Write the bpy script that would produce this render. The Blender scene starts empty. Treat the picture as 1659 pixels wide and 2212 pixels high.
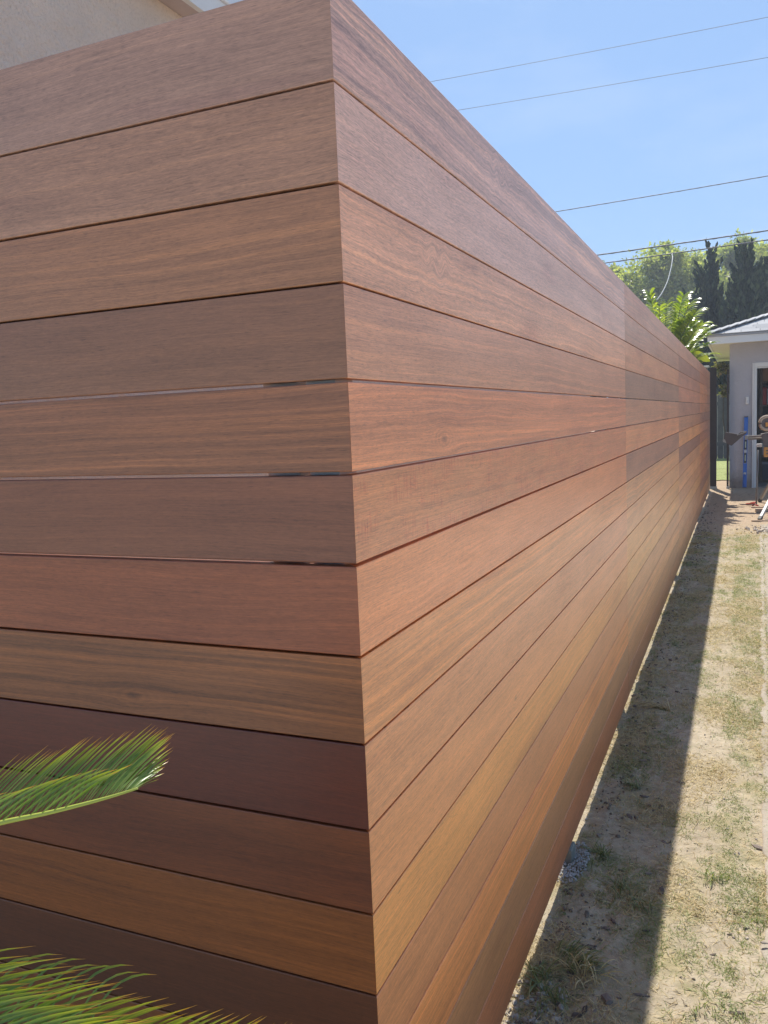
import bpy, bmesh, math, random
import numpy as np
from mathutils import Vector, Matrix, noise
random.seed(7); rng = np.random.default_rng(7)
sc = bpy.context.scene
COL = sc.collection

# ------------------------------------------------------------------ camera
ROW = np.array([[0.9173137, 0.395885, -0.0425518], [-0.0045027, 0.1171771, 0.9931008], [0.3981399*-1, 0.9107934, -0.1092707]])
FPX = 1779.846
TOPZ = 1.912                                    # top of the fence above the ground
CAM = np.array([0.4730183, -0.9821628, TOPZ - 0.5525369])
cam = bpy.data.cameras.new("camera"); co = bpy.data.objects.new("camera", cam); COL.objects.link(co)
r_, u_, f_ = [Vector(v) for v in ROW]
f_.normalize(); r_ = (r_ - f_ * r_.dot(f_)).normalized(); u_ = r_.cross(f_)
m = Matrix((r_, u_, -f_)).transposed().to_4x4(); m.translation = Vector(CAM); co.matrix_world = m
cam.sensor_fit = 'VERTICAL'; cam.sensor_height = 36; cam.sensor_width = 27
cam.lens = 36 * FPX / 2212
cam.clip_start = 0.02; cam.clip_end = 2000
sc.camera = co

# ------------------------------------------------------------------ light
SUNV = Vector((-0.149, 0.64, 1.0)).normalized()
ELEV = math.asin(SUNV.z); AZ = math.atan2(SUNV.x, SUNV.y)
w = bpy.data.worlds.new("World"); sc.world = w; w.use_nodes = True
nt = w.node_tree
bg = nt.nodes['Background']
sky = nt.nodes.new('ShaderNodeTexSky'); sky.sky_type = 'NISHITA'; sky.sun_disc = False
sky.sun_elevation = ELEV; sky.sun_rotation = AZ
sky.altitude = 0; sky.air_density = 1.0; sky.dust_density = 0.6; sky.ozone_density = 2.0
gm = nt.nodes.new('ShaderNodeGamma'); gm.inputs[1].default_value = 0.42
nt.links.new(sky.outputs[0], gm.inputs[0])
mx = nt.nodes.new('ShaderNodeMix'); mx.data_type = 'RGBA'; mx.blend_type = 'MULTIPLY'; mx.inputs[0].default_value = 1
nt.links.new(gm.outputs[0], mx.inputs[6]); mx.inputs[7].default_value = (1.08, 1.53, 2.18, 1)
tcw = nt.nodes.new('ShaderNodeTexCoord'); mpw = nt.nodes.new('ShaderNodeMapping'); mpw.inputs['Scale'].default_value = (1.0, 1.6, 3.2)
nw = nt.nodes.new('ShaderNodeTexNoise'); nw.inputs['Scale'].default_value = 2.6; nw.inputs['Detail'].default_value = 6; nw.inputs['Roughness'].default_value = .6
nt.links.new(tcw.outputs['Generated'], mpw.inputs[0]); nt.links.new(mpw.outputs[0], nw.inputs['Vector'])
rw = nt.nodes.new('ShaderNodeMapRange'); nt.links.new(nw.outputs[0], rw.inputs[0])
for i_, v_ in enumerate((.47, .78, 0, .22)): rw.inputs[i_+1].default_value = v_
mc = nt.nodes.new('ShaderNodeMix'); mc.data_type = 'RGBA'; nt.links.new(rw.outputs[0], mc.inputs[0])
nt.links.new(mx.outputs[2], mc.inputs[6]); mc.inputs[7].default_value = (4.6, 5.0, 5.6, 1)
nt.links.new(mc.outputs[2], bg.inputs[0]); bg.inputs[1].default_value = 0.12
sun = bpy.data.lights.new("sun", 'SUN'); so = bpy.data.objects.new("sun", sun); COL.objects.link(so)
sun.energy = 4.3; sun.angle = math.radians(0.55); sun.color = (1.0, 0.95, 0.87)
so.rotation_euler = SUNV.to_track_quat('Z', 'Y').to_euler()
vs = sc.view_settings
vs.view_transform = 'Standard'; vs.look = 'None'; vs.gamma = 1; vs.use_curve_mapping = False
vs.exposure = 0.68

# ------------------------------------------------------------------ helpers
def ray(u, v):
    d = ROW.T @ np.array([(u - 829.5) / FPX, -(v - 1106) / FPX, 1.0]); return d
def at(u, v, x=None, y=None, z=None, d=None):
    """the point seen at (u, v) of the 1659x2212 picture, on a plane of the place"""
    r = ray(u, v)
    if x is not None: t = (x - CAM[0]) / r[0]
    elif y is not None: t = (y - CAM[1]) / r[1]
    elif z is not None: t = (z - CAM[2]) / r[2]
    else: t = d
    return Vector(CAM + t * r)

def tag(o, label=None, cat=None, group=None, kind=None):
    if label: o['label'] = label
    if cat: o['category'] = cat
    if group: o['group'] = group
    if kind: o['kind'] = kind
    return o
def empty(name, loc, rz=0, **k):
    o = bpy.data.objects.new(name, None); COL.objects.link(o); o.location = loc; o.rotation_euler = (0, 0, rz)
    o.empty_display_size = .1
    return tag(o, **k)
def link(name, me, mat=None, parent=None, loc=None, **k):
    o = bpy.data.objects.new(name, me); COL.objects.link(o)
    if mat and not me.materials: me.materials.append(mat)
    if parent is not None: o.parent = parent
    if loc is not None: o.location = loc
    return tag(o, **k)
def pydata(name, vs_, fs, smooth=False):
    me = bpy.data.meshes.new(name); me.from_pydata([tuple(v) for v in vs_], [], fs); me.update()
    if smooth: me.polygons.foreach_set('use_smooth', [True] * len(me.polygons))
    return me
class MB:
    def __init__(s): s.b = bmesh.new()
    def box(s, x0, x1, y0, y1, z0, z1, bev=0, mat4=None):
        g = bmesh.ops.create_cube(s.b, size=1)['verts']
        M = Matrix.Translation(((x0+x1)/2, (y0+y1)/2, (z0+z1)/2)) @ Matrix.Diagonal((abs(x1-x0), abs(y1-y0), abs(z1-z0), 1))
        if mat4 is not None: M = mat4 @ M
        bmesh.ops.transform(s.b, matrix=M, verts=g)
        if bev:
            es = list({e for v in g for e in v.link_edges})
            bmesh.ops.bevel(s.b, geom=es, offset=bev, segments=2, affect='EDGES', profile=.5)
        return s
    def bar(s, a, b, wd, ht=None, bev=0):
        a, b = Vector(a), Vector(b); ht = ht or wd; d = b - a; L = d.length
        q = d.to_track_quat('X', 'Z'); M = Matrix.Translation((a + b) / 2) @ q.to_matrix().to_4x4()
        return s.box(-L/2, L/2, -wd/2, wd/2, -ht/2, ht/2, bev, M)
    def tube(s, pts, r, n=8, caps=True):
        pts = [Vector(p) for p in pts]; rings = []
        up = Vector((0, 0, 1))
        for i, p in enumerate(pts):
            t = (pts[min(i+1, len(pts)-1)] - pts[max(i-1, 0)]).normalized()
            a = t.cross(up)
            if a.length < .05: a = t.cross(Vector((1, 0, 0)))
            a.normalize(); c = t.cross(a)
            rr = r[i] if isinstance(r, (list, tuple)) else r
            rings.append([s.b.verts.new(p + a*math.cos(2*math.pi*k/n)*rr + c*math.sin(2*math.pi*k/n)*rr) for k in range(n)])
        for A, B in zip(rings, rings[1:]):
            for k in range(n):
                f = s.b.faces.new((A[k], A[(k+1) % n], B[(k+1) % n], B[k])); f.smooth = True
        if caps:
            s.b.faces.new(rings[0][::-1]); s.b.faces.new(rings[-1])
        return s
    def prism(s, poly, off):
        """polygon (list of Vector) extruded by off"""
        A = [s.b.verts.new(p) for p in poly]; B = [s.b.verts.new(Vector(p) + Vector(off)) for p in poly]
        s.b.faces.new(A); s.b.faces.new(B[::-1]); n = len(A)
        for i in range(n): s.b.faces.new((A[i], B[i], B[(i+1) % n], A[(i+1) % n]))
        return s
    def mesh(s, name):
        bmesh.ops.recalc_face_normals(s.b, faces=s.b.faces)
        me = bpy.data.meshes.new(name); s.b.to_mesh(me); s.b.free(); return me
    def build(s, name, mat, parent=None, **k):
        return link(name, s.mesh(name), mat, parent, **k)

# ------------------------------------------------------------------ materials
class NT:
    def __init__(s, name):
        s.m = bpy.data.materials.new(name); s.m.use_nodes = True; s.t = s.m.node_tree
        s.p = s.t.nodes['Principled BSDF']; s.out = s.t.nodes['Material Output']
    def n(s, t, **k):
        o = s.t.nodes.new(t)
        for a, b in k.items(): setattr(o, a, b)
        return o
    def l(s, a, b): s.t.links.new(a, b)
    def sock(s, i, v):
        if hasattr(v, 'is_linked') or isinstance(v, bpy.types.NodeSocket): s.l(v, i)
        else: i.default_value = v
    def math(s, op, a, b=0.0, c=None, clamp=False):
        o = s.n('ShaderNodeMath', operation=op, use_clamp=clamp); s.sock(o.inputs[0], a); s.sock(o.inputs[1], b)
        if c is not None: s.sock(o.inputs[2], c)
        return o.outputs[0]
    def vm(s, op, a, b):
        o = s.n('ShaderNodeVectorMath', operation=op); s.sock(o.inputs[0], a); s.sock(o.inputs[1], b); return o.outputs[0]
    def noise(s, v, scale=1, detail=3, rough=.5, dist=0):
        o = s.n('ShaderNodeTexNoise'); o.inputs['Scale'].default_value = scale; o.inputs['Detail'].default_value = detail
        o.inputs['Roughness'].default_value = rough; o.inputs['Distortion'].default_value = dist
        if v is not None: s.l(v, o.inputs['Vector'])
        return o.outputs[0]
    def ramp(s, f, stops):
        o = s.n('ShaderNodeValToRGB'); s.l(f, o.inputs[0]); e = o.color_ramp.elements
        while len(e) < len(stops): e.new(.5)
        for q, (p, c) in zip(e, stops): q.position = p; q.color = (*c, 1) if len(c) == 3 else c
        return o.outputs[0]
    def mr(s, f, a, b, c, d, clamp=True):
        o = s.n('ShaderNodeMapRange', clamp=clamp); s.l(f, o.inputs[0])
        for i, v in enumerate((a, b, c, d)): s.sock(o.inputs[i+1], v)
        return o.outputs[0]
    def mix(s, f, a, b, mode='MIX'):
        o = s.n('ShaderNodeMix', data_type='RGBA', blend_type=mode); s.sock(o.inputs[0], f)
        s.sock(o.inputs[6], a if not isinstance(a, tuple) else (*a, 1)[:4]); s.sock(o.inputs[7], b if not isinstance(b, tuple) else (*b, 1)[:4]); return o.outputs[2]
    def coords(s, kind='Object'): return s.n('ShaderNodeTexCoord').outputs[kind]
    def scalev(s, v, sc_): return s.vm('MULTIPLY', v, sc_)
    def bump(s, h, strength=.3, dist=.001, normal=None):
        o = s.n('ShaderNodeBump'); o.inputs['Strength'].default_value = strength; o.inputs['Distance'].default_value = dist
        s.l(h, o.inputs['Height'])
        if normal is not None: s.l(normal, o.inputs['Normal'])
        return o.outputs[0]
    def base(s, c): s.sock(s.p.inputs['Base Color'], (*c, 1) if isinstance(c, tuple) else c)
    def set(s, **k):
        for a, b in k.items(): s.sock(s.p.inputs[a.replace('_', ' ')], b)

def simple(name, c, rough=.6, metal=0, var=.12, vs_=6.0, bump=0, spec=.5):
    t = NT(name); v = t.coords(); n1 = t.noise(v, vs_, 5, .6)
    lo = tuple(x*(1-var) for x in c); hi = tuple(min(1, x*(1+var)) for x in c)
    t.base(t.ramp(n1, [(.3, lo), (.7, hi)])); t.set(Roughness=rough, Metallic=metal); t.p.inputs['Specular IOR Level'].default_value = spec
    if bump: t.l(t.bump(t.noise(v, vs_*12, 4), .4, bump), t.p.inputs['Normal'])
    return t.m

def wood_material():
    t = NT('oiled_hardwood')
    oi = t.n('ShaderNodeObjectInfo')
    def attr(n_):
        a = t.n('ShaderNodeAttribute', attribute_type='OBJECT', attribute_name=n_); return a
    P = t.coords()
    seedv = t.n('ShaderNodeCombineXYZ'); sd = t.math('MULTIPLY', oi.outputs['Random'], 87.0)
    for i in range(3): t.l(sd, seedv.inputs[i])
    knot = attr('knot').outputs['Vector']
    D = t.vm('SUBTRACT', P, knot)
    Ds = t.scalev(D, (0.42, 0.0, 1.0))
    ln = t.n('ShaderNodeVectorMath', operation='LENGTH'); t.l(Ds, ln.inputs[0]); R = ln.outputs['Value']
    g1 = t.math('POWER', 2.718, t.math('MULTIPLY', t.math('MULTIPLY', R, R), -1/(.030**2)))    # wide pull of the grain
    g2 = t.math('POWER', 2.718, t.math('MULTIPLY', t.math('MULTIPLY', R, R), -1/(.0042**2)))   # the knot itself
    kamt = attr('knotty').outputs['Fac']
    sx = t.n('ShaderNodeSeparateXYZ'); t.l(P, sx.inputs[0])
    sD = t.n('ShaderNodeSeparateXYZ'); t.l(D, sD.inputs[0])
    Q = t.vm('ADD', P, seedv.outputs[0])
    # flowing grain: low warp of z along the board
    w1 = t.noise(t.scalev(Q, (1.3, 1, 5.0)), 1, 2, .5)
    w2 = t.noise(t.scalev(Q, (9, 1, 22.0)), 1, 2, .5)
    z = t.math('ADD', sx.outputs['Z'], t.math('MULTIPLY', t.math('SUBTRACT', w1, .5), .045))
    wav = attr('wavy').outputs['Fac']
    z = t.math('ADD', z, t.math('MULTIPLY', t.math('SUBTRACT', w2, .5), t.math('MULTIPLY_ADD', wav, .012, .004)))
    # wavy figure beside a knot
    wv = t.math('MULTIPLY', t.math('SINE', t.math('MULTIPLY', sD.outputs['X'], 95.0)), t.math('MULTIPLY', g1, t.math('MULTIPLY', wav, .011)))
    z = t.math('ADD', z, wv)
    z = t.math('ADD', z, t.math('MULTIPLY', t.math('MULTIPLY', g1, sD.outputs['Z']), t.math('MULTIPLY', kamt, -.55)))
    cz = t.n('ShaderNodeCombineXYZ'); t.l(sx.outputs['X'], cz.inputs[0]); t.l(sx.outputs['Y'], cz.inputs[1]); t.l(z, cz.inputs[2])
    G = t.vm('ADD', cz.outputs[0], seedv.outputs[0])
    band = t.noise(t.scalev(G, (.35, 1, 26)), 1, 3, .55)
    stripe = t.noise(t.scalev(G, (.7, 3, 120)), 1, 4, .65)
    fib = t.noise(t.scalev(G, (9, 40, 520)), 1, 4, .6)
    fib2 = t.noise(t.scalev(G, (26, 60, 900)), 1, 2, .5)
    curl = t.noise(t.scalev(Q, (75, 60, 260)), 1, 3, .6, 1.6)      # short curly interlocked flecks
    cloud = t.noise(t.scalev(Q, (1.6, 1, 9)), 1, 3, .55)
    sheen = t.noise(t.scalev(Q, (5, 1, 30)), 1, 4, .6)
    flk = t.noise(t.scalev(Q, (300, 20, 17)), 1, 3, .55, .9)        # upright ribbon flecks
    flm = t.mr(t.noise(t.scalev(Q, (7, 1, 28)), 1, 2, .5), .42, .60, 0, 1)
    st = attr('stripe').outputs['Fac']; fl = attr('fleck').outputs['Fac']
    def c(x, k): return t.math('MULTIPLY', t.math('SUBTRACT', x, .5), k)
    s = t.math('ADD', 1.0, t.math('MULTIPLY', c(band, 1.0), t.math('MULTIPLY_ADD', st, .7, .30)))
    s = t.math('ADD', s, t.math('MULTIPLY', c(stripe, 1.0), t.math('MULTIPLY_ADD', st, 1.15, .28)))
    dash = t.noise(t.scalev(G, (62, 50, 430)), 1, 3, .65, .5)
    s = t.math('ADD', s, t.math('MULTIPLY', c(dash, 1.0), t.math('MULTIPLY_ADD', wav, .45, .55))); s = t.math('ADD', s, c(fib, .65)); s = t.math('ADD', s, c(fib2, .5)); s = t.math('ADD', s, c(curl, .42))
    s = t.math('ADD', s, c(cloud, .55)); s = t.math('ADD', s, c(sheen, .28))
    fk = t.math('MULTIPLY', t.math('MULTIPLY', t.mr(flk, .50, .62, 0, 1), flm), fl)
    s = t.math('SUBTRACT', s, t.math('MULTIPLY', fk, .20))
    s = t.math('SUBTRACT', s, t.math('MULTIPLY', t.math('MULTIPLY', g2, kamt), .6))
    ring = t.math('MULTIPLY', t.math('SINE', t.math('MULTIPLY', R, 900.0)), t.math('MULTIPLY', t.math('MULTIPLY', g1, g1), t.math('MULTIPLY', kamt, .10)))
    s = t.math('ADD', s, ring)
    s = t.math('MAXIMUM', s, .2)
    # tone: golden streaks on the light side, plum on the dark side
    tint = oi.outputs['Color']
    gold = t.mix(t.mr(stripe, .50, .72, 0, t.math('MULTIPLY_ADD', st, .55, .22)), tint, t.mix(1.0, tint, (1.42, 1.36, 1.12), 'MULTIPLY'))
    plum = t.mix(t.mr(cloud, .42, .25, 0, .5), gold, t.mix(1.0, tint, (.88, .74, .82), 'MULTIPLY'))
    cs = t.n('ShaderNodeCombineXYZ')
    for i in range(3): t.l(s, cs.inputs[i])
    colr = t.mix(1.0, plum, cs.outputs[0], 'MULTIPLY')
    colr = t.mix(t.math('MULTIPLY', fk, .85), colr, t.mix(1.0, colr, (1.08, .62, .56), 'MULTIPLY'))
    # fine pores and tiny pale nicks
    por = t.noise(t.scalev(G, (60, 60, 1500)), 1, 1, .5)
    colr = t.mix(t.mr(por, .62, .72, 0, .45), colr, (.035, .015, .010))
    nick = t.n('ShaderNodeTexVoronoi'); nick.inputs['Scale'].default_value = 5.0; t.l(t.scalev(Q, (1, 1, 2.2)), nick.inputs['Vector'])
    colr = t.mix(t.mr(nick.outputs['Distance'], .006, .004, 0, .55), colr, (.5, .36, .25))
    t.base(colr)
    t.set(Roughness=t.mr(t.math('ADD', t.math('MULTIPLY', fib, .6), t.math('MULTIPLY', cloud, .4)), .3, .7, .50, .33))
    t.p.inputs['Specular IOR Level'].default_value = .7
    t.set(Coat_Weight=.25, Coat_Roughness=.34, Sheen_Weight=.0)
    h = t.math('ADD', t.math('MULTIPLY', fib, .5), t.math('ADD', t.math('MULTIPLY', curl, .9), t.math('MULTIPLY', por, -.4)))
    t.l(t.bump(h, .22, .0009), t.p.inputs['Normal'])
    return t.m

def stucco(name, c, scale=1.0, amp=.004, var=.08, dirt=False):
    t = NT(name); v = t.coords()
    n1 = t.noise(v, 9*scale, 5, .6, .4); n2 = t.noise(v, 70*scale, 4, .65, .3); n3 = t.noise(v, 1.3, 4, .6)
    h = t.math('ADD', t.math('MULTIPLY', t.mr(n1, .42, .62, 0, 1), .6), t.math('MULTIPLY', n2, .8))
    col = t.mix(t.mr(n3, .3, .7, 0, 1), tuple(x*(1-var) for x in c), tuple(x*(1+var) for x in c))
    col = t.mix(t.mr(n2, .35, .5, .25, 0), col, tuple(x*.6 for x in c))
    if dirt:
        s_ = t.n('ShaderNodeSeparateXYZ'); t.l(v, s_.inputs[0])
        k = t.mr(t.math('ADD', s_.outputs['Z'], t.math('MULTIPLY', n1, -.25)), -.02, .16, .75, 0)
        col = t.mix(k, col, (.20, .165, .13))
    t.base(col); t.set(Roughness=.9); t.p.inputs['Specular IOR Level'].default_value = .2
    t.l(t.bump(h, .8, amp), t.p.inputs['Normal'])
    return t.m

def leaf_mat(name, stops, trans=.35, rough=.4, tip=None, spec=.5):
    t = NT(name); g = t.n('ShaderNodeNewGeometry')
    col = t.ramp(g.outputs['Random Per Island'], stops)
    if tip is not None:
        a = t.n('ShaderNodeAttribute', attribute_name='tipness')
        col = t.mix(t.mr(a.outputs['Fac'], .60, .88, 0, .85), col, tip[0])
        col = t.mix(t.mr(a.outputs['Fac'], .88, .93, 0, 1), col, tip[1])
    t.base(col); t.set(Roughness=rough); t.p.inputs['Specular IOR Level'].default_value = spec
    tr = t.n('ShaderNodeBsdfTranslucent'); ms = t.n('ShaderNodeMixShader')
    t.l(t.mix(1.0, col, (1.5, 1.6, .6), 'MULTIPLY'), tr.inputs[0]); ms.inputs[0].default_value = trans
    t.l(t.p.outputs[0], ms.inputs[1]); t.l(tr.outputs[0], ms.inputs[2]); t.l(ms.outputs[0], t.out.inputs[0])
    return t.m

WOOD = wood_material()
STEEL = simple('galvanised_steel', (.42, .43, .45), .45, .7, .1, 30)
DARKPOST = simple('dark_brown_steel', (.032, .018, .018), .5, 0, .2, 5)
FOOT = simple('post_foot_plate', (.5, .46, .40), .8)
WHITEP = simple('white_paint', (.74, .73, .70), .5, 0, .04, 3)
SOFFIT = simple('cream_soffit', (.62, .57, .46), .7, 0, .08, 4)
GARWALL = stucco('lavender_stucco', (.46, .445, .47), 1.0, .006, .06, True)
HOUSEWALL = stucco('tan_stucco', (.80, .66, .54), 1.6, .016, .10)

# ------------------------------------------------------------------ ground
def fbm(x, y, o=4):
    return noise.fractal(Vector((x, y, 3.7)), 1.0, 2.0, o)
def gh(x, y):
    """height of the ground"""
    if not (-1.2 < x < 1.6 and -1.2 < y < 14): return 0.0
    near = max(0.0, 1 - abs(x - .05) / .30)
    h = .006 * fbm(x*5, y*3) + .004 * fbm(x*22+9, y*18) + near * (.010 * fbm(x*9+30, y*6+4) + .010 * max(0, fbm(x*26+3, y*20+8)))
    h -= .006 * near + .010 * max(0, min(1, (.045 - x)/.04)) * (x > -.4)                                                  # a scraped trough by the fence
    e = min(1, (x + 1.2) / .3, (1.6 - x) / .3, (y + 1.2) / .3, (14 - y) / .5)
    return h * max(0, e)
def graded(a, b, step, far, n):
    v = list(np.arange(a, b + 1e-6, step)); k = (far / step) ** (1.0 / n); lo, hi = [], []
    d = step
    for i in range(n):
        d *= k; lo.append(a - d); hi.append(b + d)
    return lo[::-1] + v + hi
XS = graded(-.5, 1.1, .012, 70, 16); YS = graded(.3, 4.2, .016, 1, 1)[1:-1]
st_ = .016
while YS[-1] < 15: st_ *= 1.012; YS.append(YS[-1] + st_)
YS = [-70, -45, -25, -10, -4, -2, -1.4, -1.1, -.8, -.5, -.25, -.0, .15] + YS + [15.5, 17, 20, 25, 35, 60, 75, 90]
NX, NY = len(XS), len(YS)
gv = np.zeros((NX*NY, 3), np.float32); k = 0
for y in YS:
    for x in XS:
        gv[k] = (x, y, gh(x, y)); k += 1
idx = np.arange(NX*NY).reshape(NY, NX)
gf = np.stack([idx[:-1, :-1], idx[:-1, 1:], idx[1:, 1:], idx[1:, :-1]], -1).reshape(-1, 4)
def fast_mesh(name, v, f, smooth=True):
    me = bpy.data.meshes.new(name); n = f.shape[1]
    me.vertices.add(len(v)); me.vertices.foreach_set('co', v.astype(np.float32).ravel())
    me.loops.add(f.size); me.loops.foreach_set('vertex_index', f.astype(np.int32).ravel())
    me.polygons.add(len(f)); me.polygons.foreach_set('loop_start', np.arange(0, f.size, n, dtype=np.int32))
    me.update(calc_edges=True); me.validate()
    if smooth: me.polygons.foreach_set('use_smooth', np.ones(len(me.polygons), bool))
    return me
t = NT('sandy_soil'); v = t.coords()
a1 = t.noise(v, 2.2, 5, .6); a2 = t.noise(v, 26, 5, .7); a3 = t.noise(v, 160, 4, .7); a4 = t.noise(t.scalev(v, (14, 14, 14)), 1, 6, .75, .8)
c_ = t.ramp(a1, [(.3, (.34, .285, .20)), (.5, (.42, .355, .25)), (.72, (.49, .42, .31))])
c_ = t.mix(t.mr(a2, .38, .62, .45, 0), c_, (.21, .165, .11))
c_ = t.mix(t.mr(a3, .56, .70, 0, .5), c_, (.52, .46, .36))
c_ = t.mix(t.mr(a4, .60, .68, 0, .55), c_, (.12, .095, .07))
sy_ = t.n('ShaderNodeSeparateXYZ'); t.l(v, sy_.inputs[0])
c_ = t.mix(t.mr(t.math('ADD', sy_.outputs['Y'], t.math('MULTIPLY', a1, 2)), 8.6, 10.6, 0, .7), c_, (.40, .285, .19))
# faint green and straw tint of the thin turf between the blades
turf = t.math('MULTIPLY', t.mr(t.noise(t.scalev(v, (5, 3, 1)), 1, 4, .65), .48, .62, 0, .55), t.mr(sy_.outputs['Y'], 9.2, 8.2, 0, 1))
c_ = t.mix(turf, c_, t.ramp(a2, [(.35, (.17, .17, .065)), (.65, (.36, .29, .14))]))
t.base(c_); t.set(Roughness=.95); t.p.inputs['Specular IOR Level'].default_value = .15
t.l(t.bump(t.math('ADD', a4, t.math('MULTIPLY', a3, .5)), .9, .006), t.p.inputs['Normal'])
link('ground', fast_mesh('ground', gv, gf), t.m, kind='structure')

# pale worn path on the right
t = NT('pale_path'); v = t.coords()
a1 = t.noise(v, 3, 5, .6); a2 = t.noise(v, 60, 5, .7); a3 = t.noise(t.scalev(v, (3, 20, 3)), 1, 5, .7, .5)
c_ = t.ramp(a1, [(.3, (.33, .285, .22)), (.7, (.42, .37, .295))])
c_ = t.mix(t.mr(a2, .40, .60, .35, 0), c_, (.26, .22, .17)); c_ = t.mix(t.mr(a3, .62, .70, 0, .5), c_, (.16, .13, .10))
t.base(c_); t.set(Roughness=.95); t.l(t.bump(a2, .7, .004), t.p.inputs['Normal'])
pv, pf = [], []
ys = np.arange(-1.5, 9.3, .035); xsn = 46
def path_edge(y): return .535 + .0165 * max(0, y - 1.5) + .014 * fbm(y*3, 7.0) + .016 * fbm(y*17, 2.0) + .008 * fbm(y*60, 5.0)
for y in ys:
    e = path_edge(y)
    for i in range(xsn):
        x = e + (i / (xsn-1)) ** 1.8 * 2.6
        z = .004 + .010*min(1, (x-e)/.10) + .004 * fbm(x*9, y*7+50)
        if i == 0: z = -.02
        pv.append((x, y, z))
for j in range(len(ys)-1):
    for i in range(xsn-1): a = j*xsn+i; pf.append((a, a+1, a+1+xsn, a+xsn))
link('path', pydata('path', pv, pf, True), t.m, kind='structure')

BOUNCE = simple('bounce_concrete', (.56, .53, .48), .9, 0, .08, 2, .002)  # for off-frame slabs added to throw sunlight back onto the fence
MB().box(1.15, 4.6, -8, 11.5, -.08, .032, .008).build('bounce_slab_right', BOUNCE, None, kind='structure')
MB().box(-5, 1.146, -8, -1.75, -.08, .030, .008).build('bounce_slab_front', BOUNCE, None, kind='structure')  # unseen slab behind the camera, added for its bounce light
# lawn beyond the posts
t = NT('lawn_turf'); v = t.coords()
a1 = t.noise(v, 2.5, 4, .6); a2 = t.noise(v, 60, 4, .7)
t.base(t.mix(t.mr(a2, .3, .7, 0, 1), t.ramp(a1, [(.3, (.20, .25, .06)), (.7, (.30, .32, .10))]), (.34, .38, .13))); t.set(Roughness=.9)
t.l(t.bump(a2, 1, .02), t.p.inputs['Normal'])
lv, lf = [], []
lx = np.linspace(-8, 8, 60); ly = np.linspace(15.4, 24, 50)
for j, y in enumerate(ly):
    for x in lx: lv.append((x, y + (.25*fbm(x*4, 1.3) if j == 0 else 0), .012 + .01*fbm(x*3, y*3)))
for j in range(49):
    for i in range(59): a = j*60+i; lf.append((a, a+1, a+61, a+60))
link('lawn', pydata('lawn', lv, lf, True), t.m, kind='structure')

# ------------------------------------------------------------------ the fence
PIT = .124; NB = 15; TH = .019
fence = empty('wooden_fence', (0, 0, 0), label='tall new fence of wide horizontal red-brown hardwood boards turning a mitred corner', cat='fence')
offs = [.0003, .0003, 0, -.0008, .0006, .0011, -.0018, -.0012, -.0018, -.0016, -.0001, 0, 0, 0, 0, 0]
gaps = [0, .0029, .0034, .0027, .0047, .0049, .0044, .0034, .0029, .0035, .0030, .0029, .0027, .0022, .0018, 0]
def jz(k): return TOPZ - k*PIT + (offs[k-1] if 1 <= k <= 15 else 0)
def plank_mesh(x0, x1, h, mitre=None, e=.0014):
    """board along local x, its face on y=0 looking to -y, thickness to +y; mitre: which end is cut at 45 degrees"""
    prof = []
    def arc(cy, cz, a0, a1):
        for k in range(3):
            a = math.radians(a0 + (a1-a0)*k/2); prof.append((cy + e*math.cos(a), cz + e*math.sin(a)))
    H = h/2
    arc(e, H-e, 180, 90); prof.append((TH, H)); prof.append((TH, -H)); arc(e, -H+e, 270, 180)
    vs_ = []
    for (y, z) in prof: vs_.append((x0 - (y if mitre == 'a' else 0)*-1, y, z))
    for (y, z) in prof: vs_.append((x1 - (y if mitre == 'b' else 0), y, z))
    n = len(prof); fs = [tuple(range(n))[::-1], tuple(range(n, 2*n))]
    for i in range(n): fs.append((i, (i+1) % n, n+(i+1) % n, n+i))
    me = pydata('plank', vs_, fs)
    b = bmesh.new(); b.from_mesh(me); bmesh.ops.recalc_face_normals(b, faces=b.faces); b.to_mesh(me); b.free()
    return me
def lin(c): return tuple(((x/255+.055)/1.055)**2.4 if x/255 > .04045 else x/255/12.92 for x in c)
def add_plank(face, k, s0, s1, tint, mitre=None, knot=None, **at_):
    z1 = jz(k) - gaps[k]/2; z0 = jz(k+1) + gaps[k+1]/2; h = z1 - z0; zc = (z0+z1)/2; mid = (s0+s1)/2; L = s1-s0
    o = link('plank', plank_mesh(-L/2, L/2, h, mitre), WOOD, fence)
    if face == 'left': o.location = (mid, 0, zc)
    else: o.location = (0, mid, zc); o.rotation_euler = (0, 0, math.radians(90))
    cap_ = min(1.0, .68/(tint[0]*1.17))
    o.color = (tint[0]*1.26*cap_, tint[1]*.98*cap_, tint[2]*.62*cap_, 1)
    for a in ('stripe', 'fleck', 'wavy', 'knotty'): o[a] = float(at_.get(a, 0.0))
    if knot:
        o['knot'] = [float(knot[0] - mid), 0.0, float(knot[1] - zc)]
    else: o['knot'] = [50.0, 0.0, 0.0]
    return o
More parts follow.
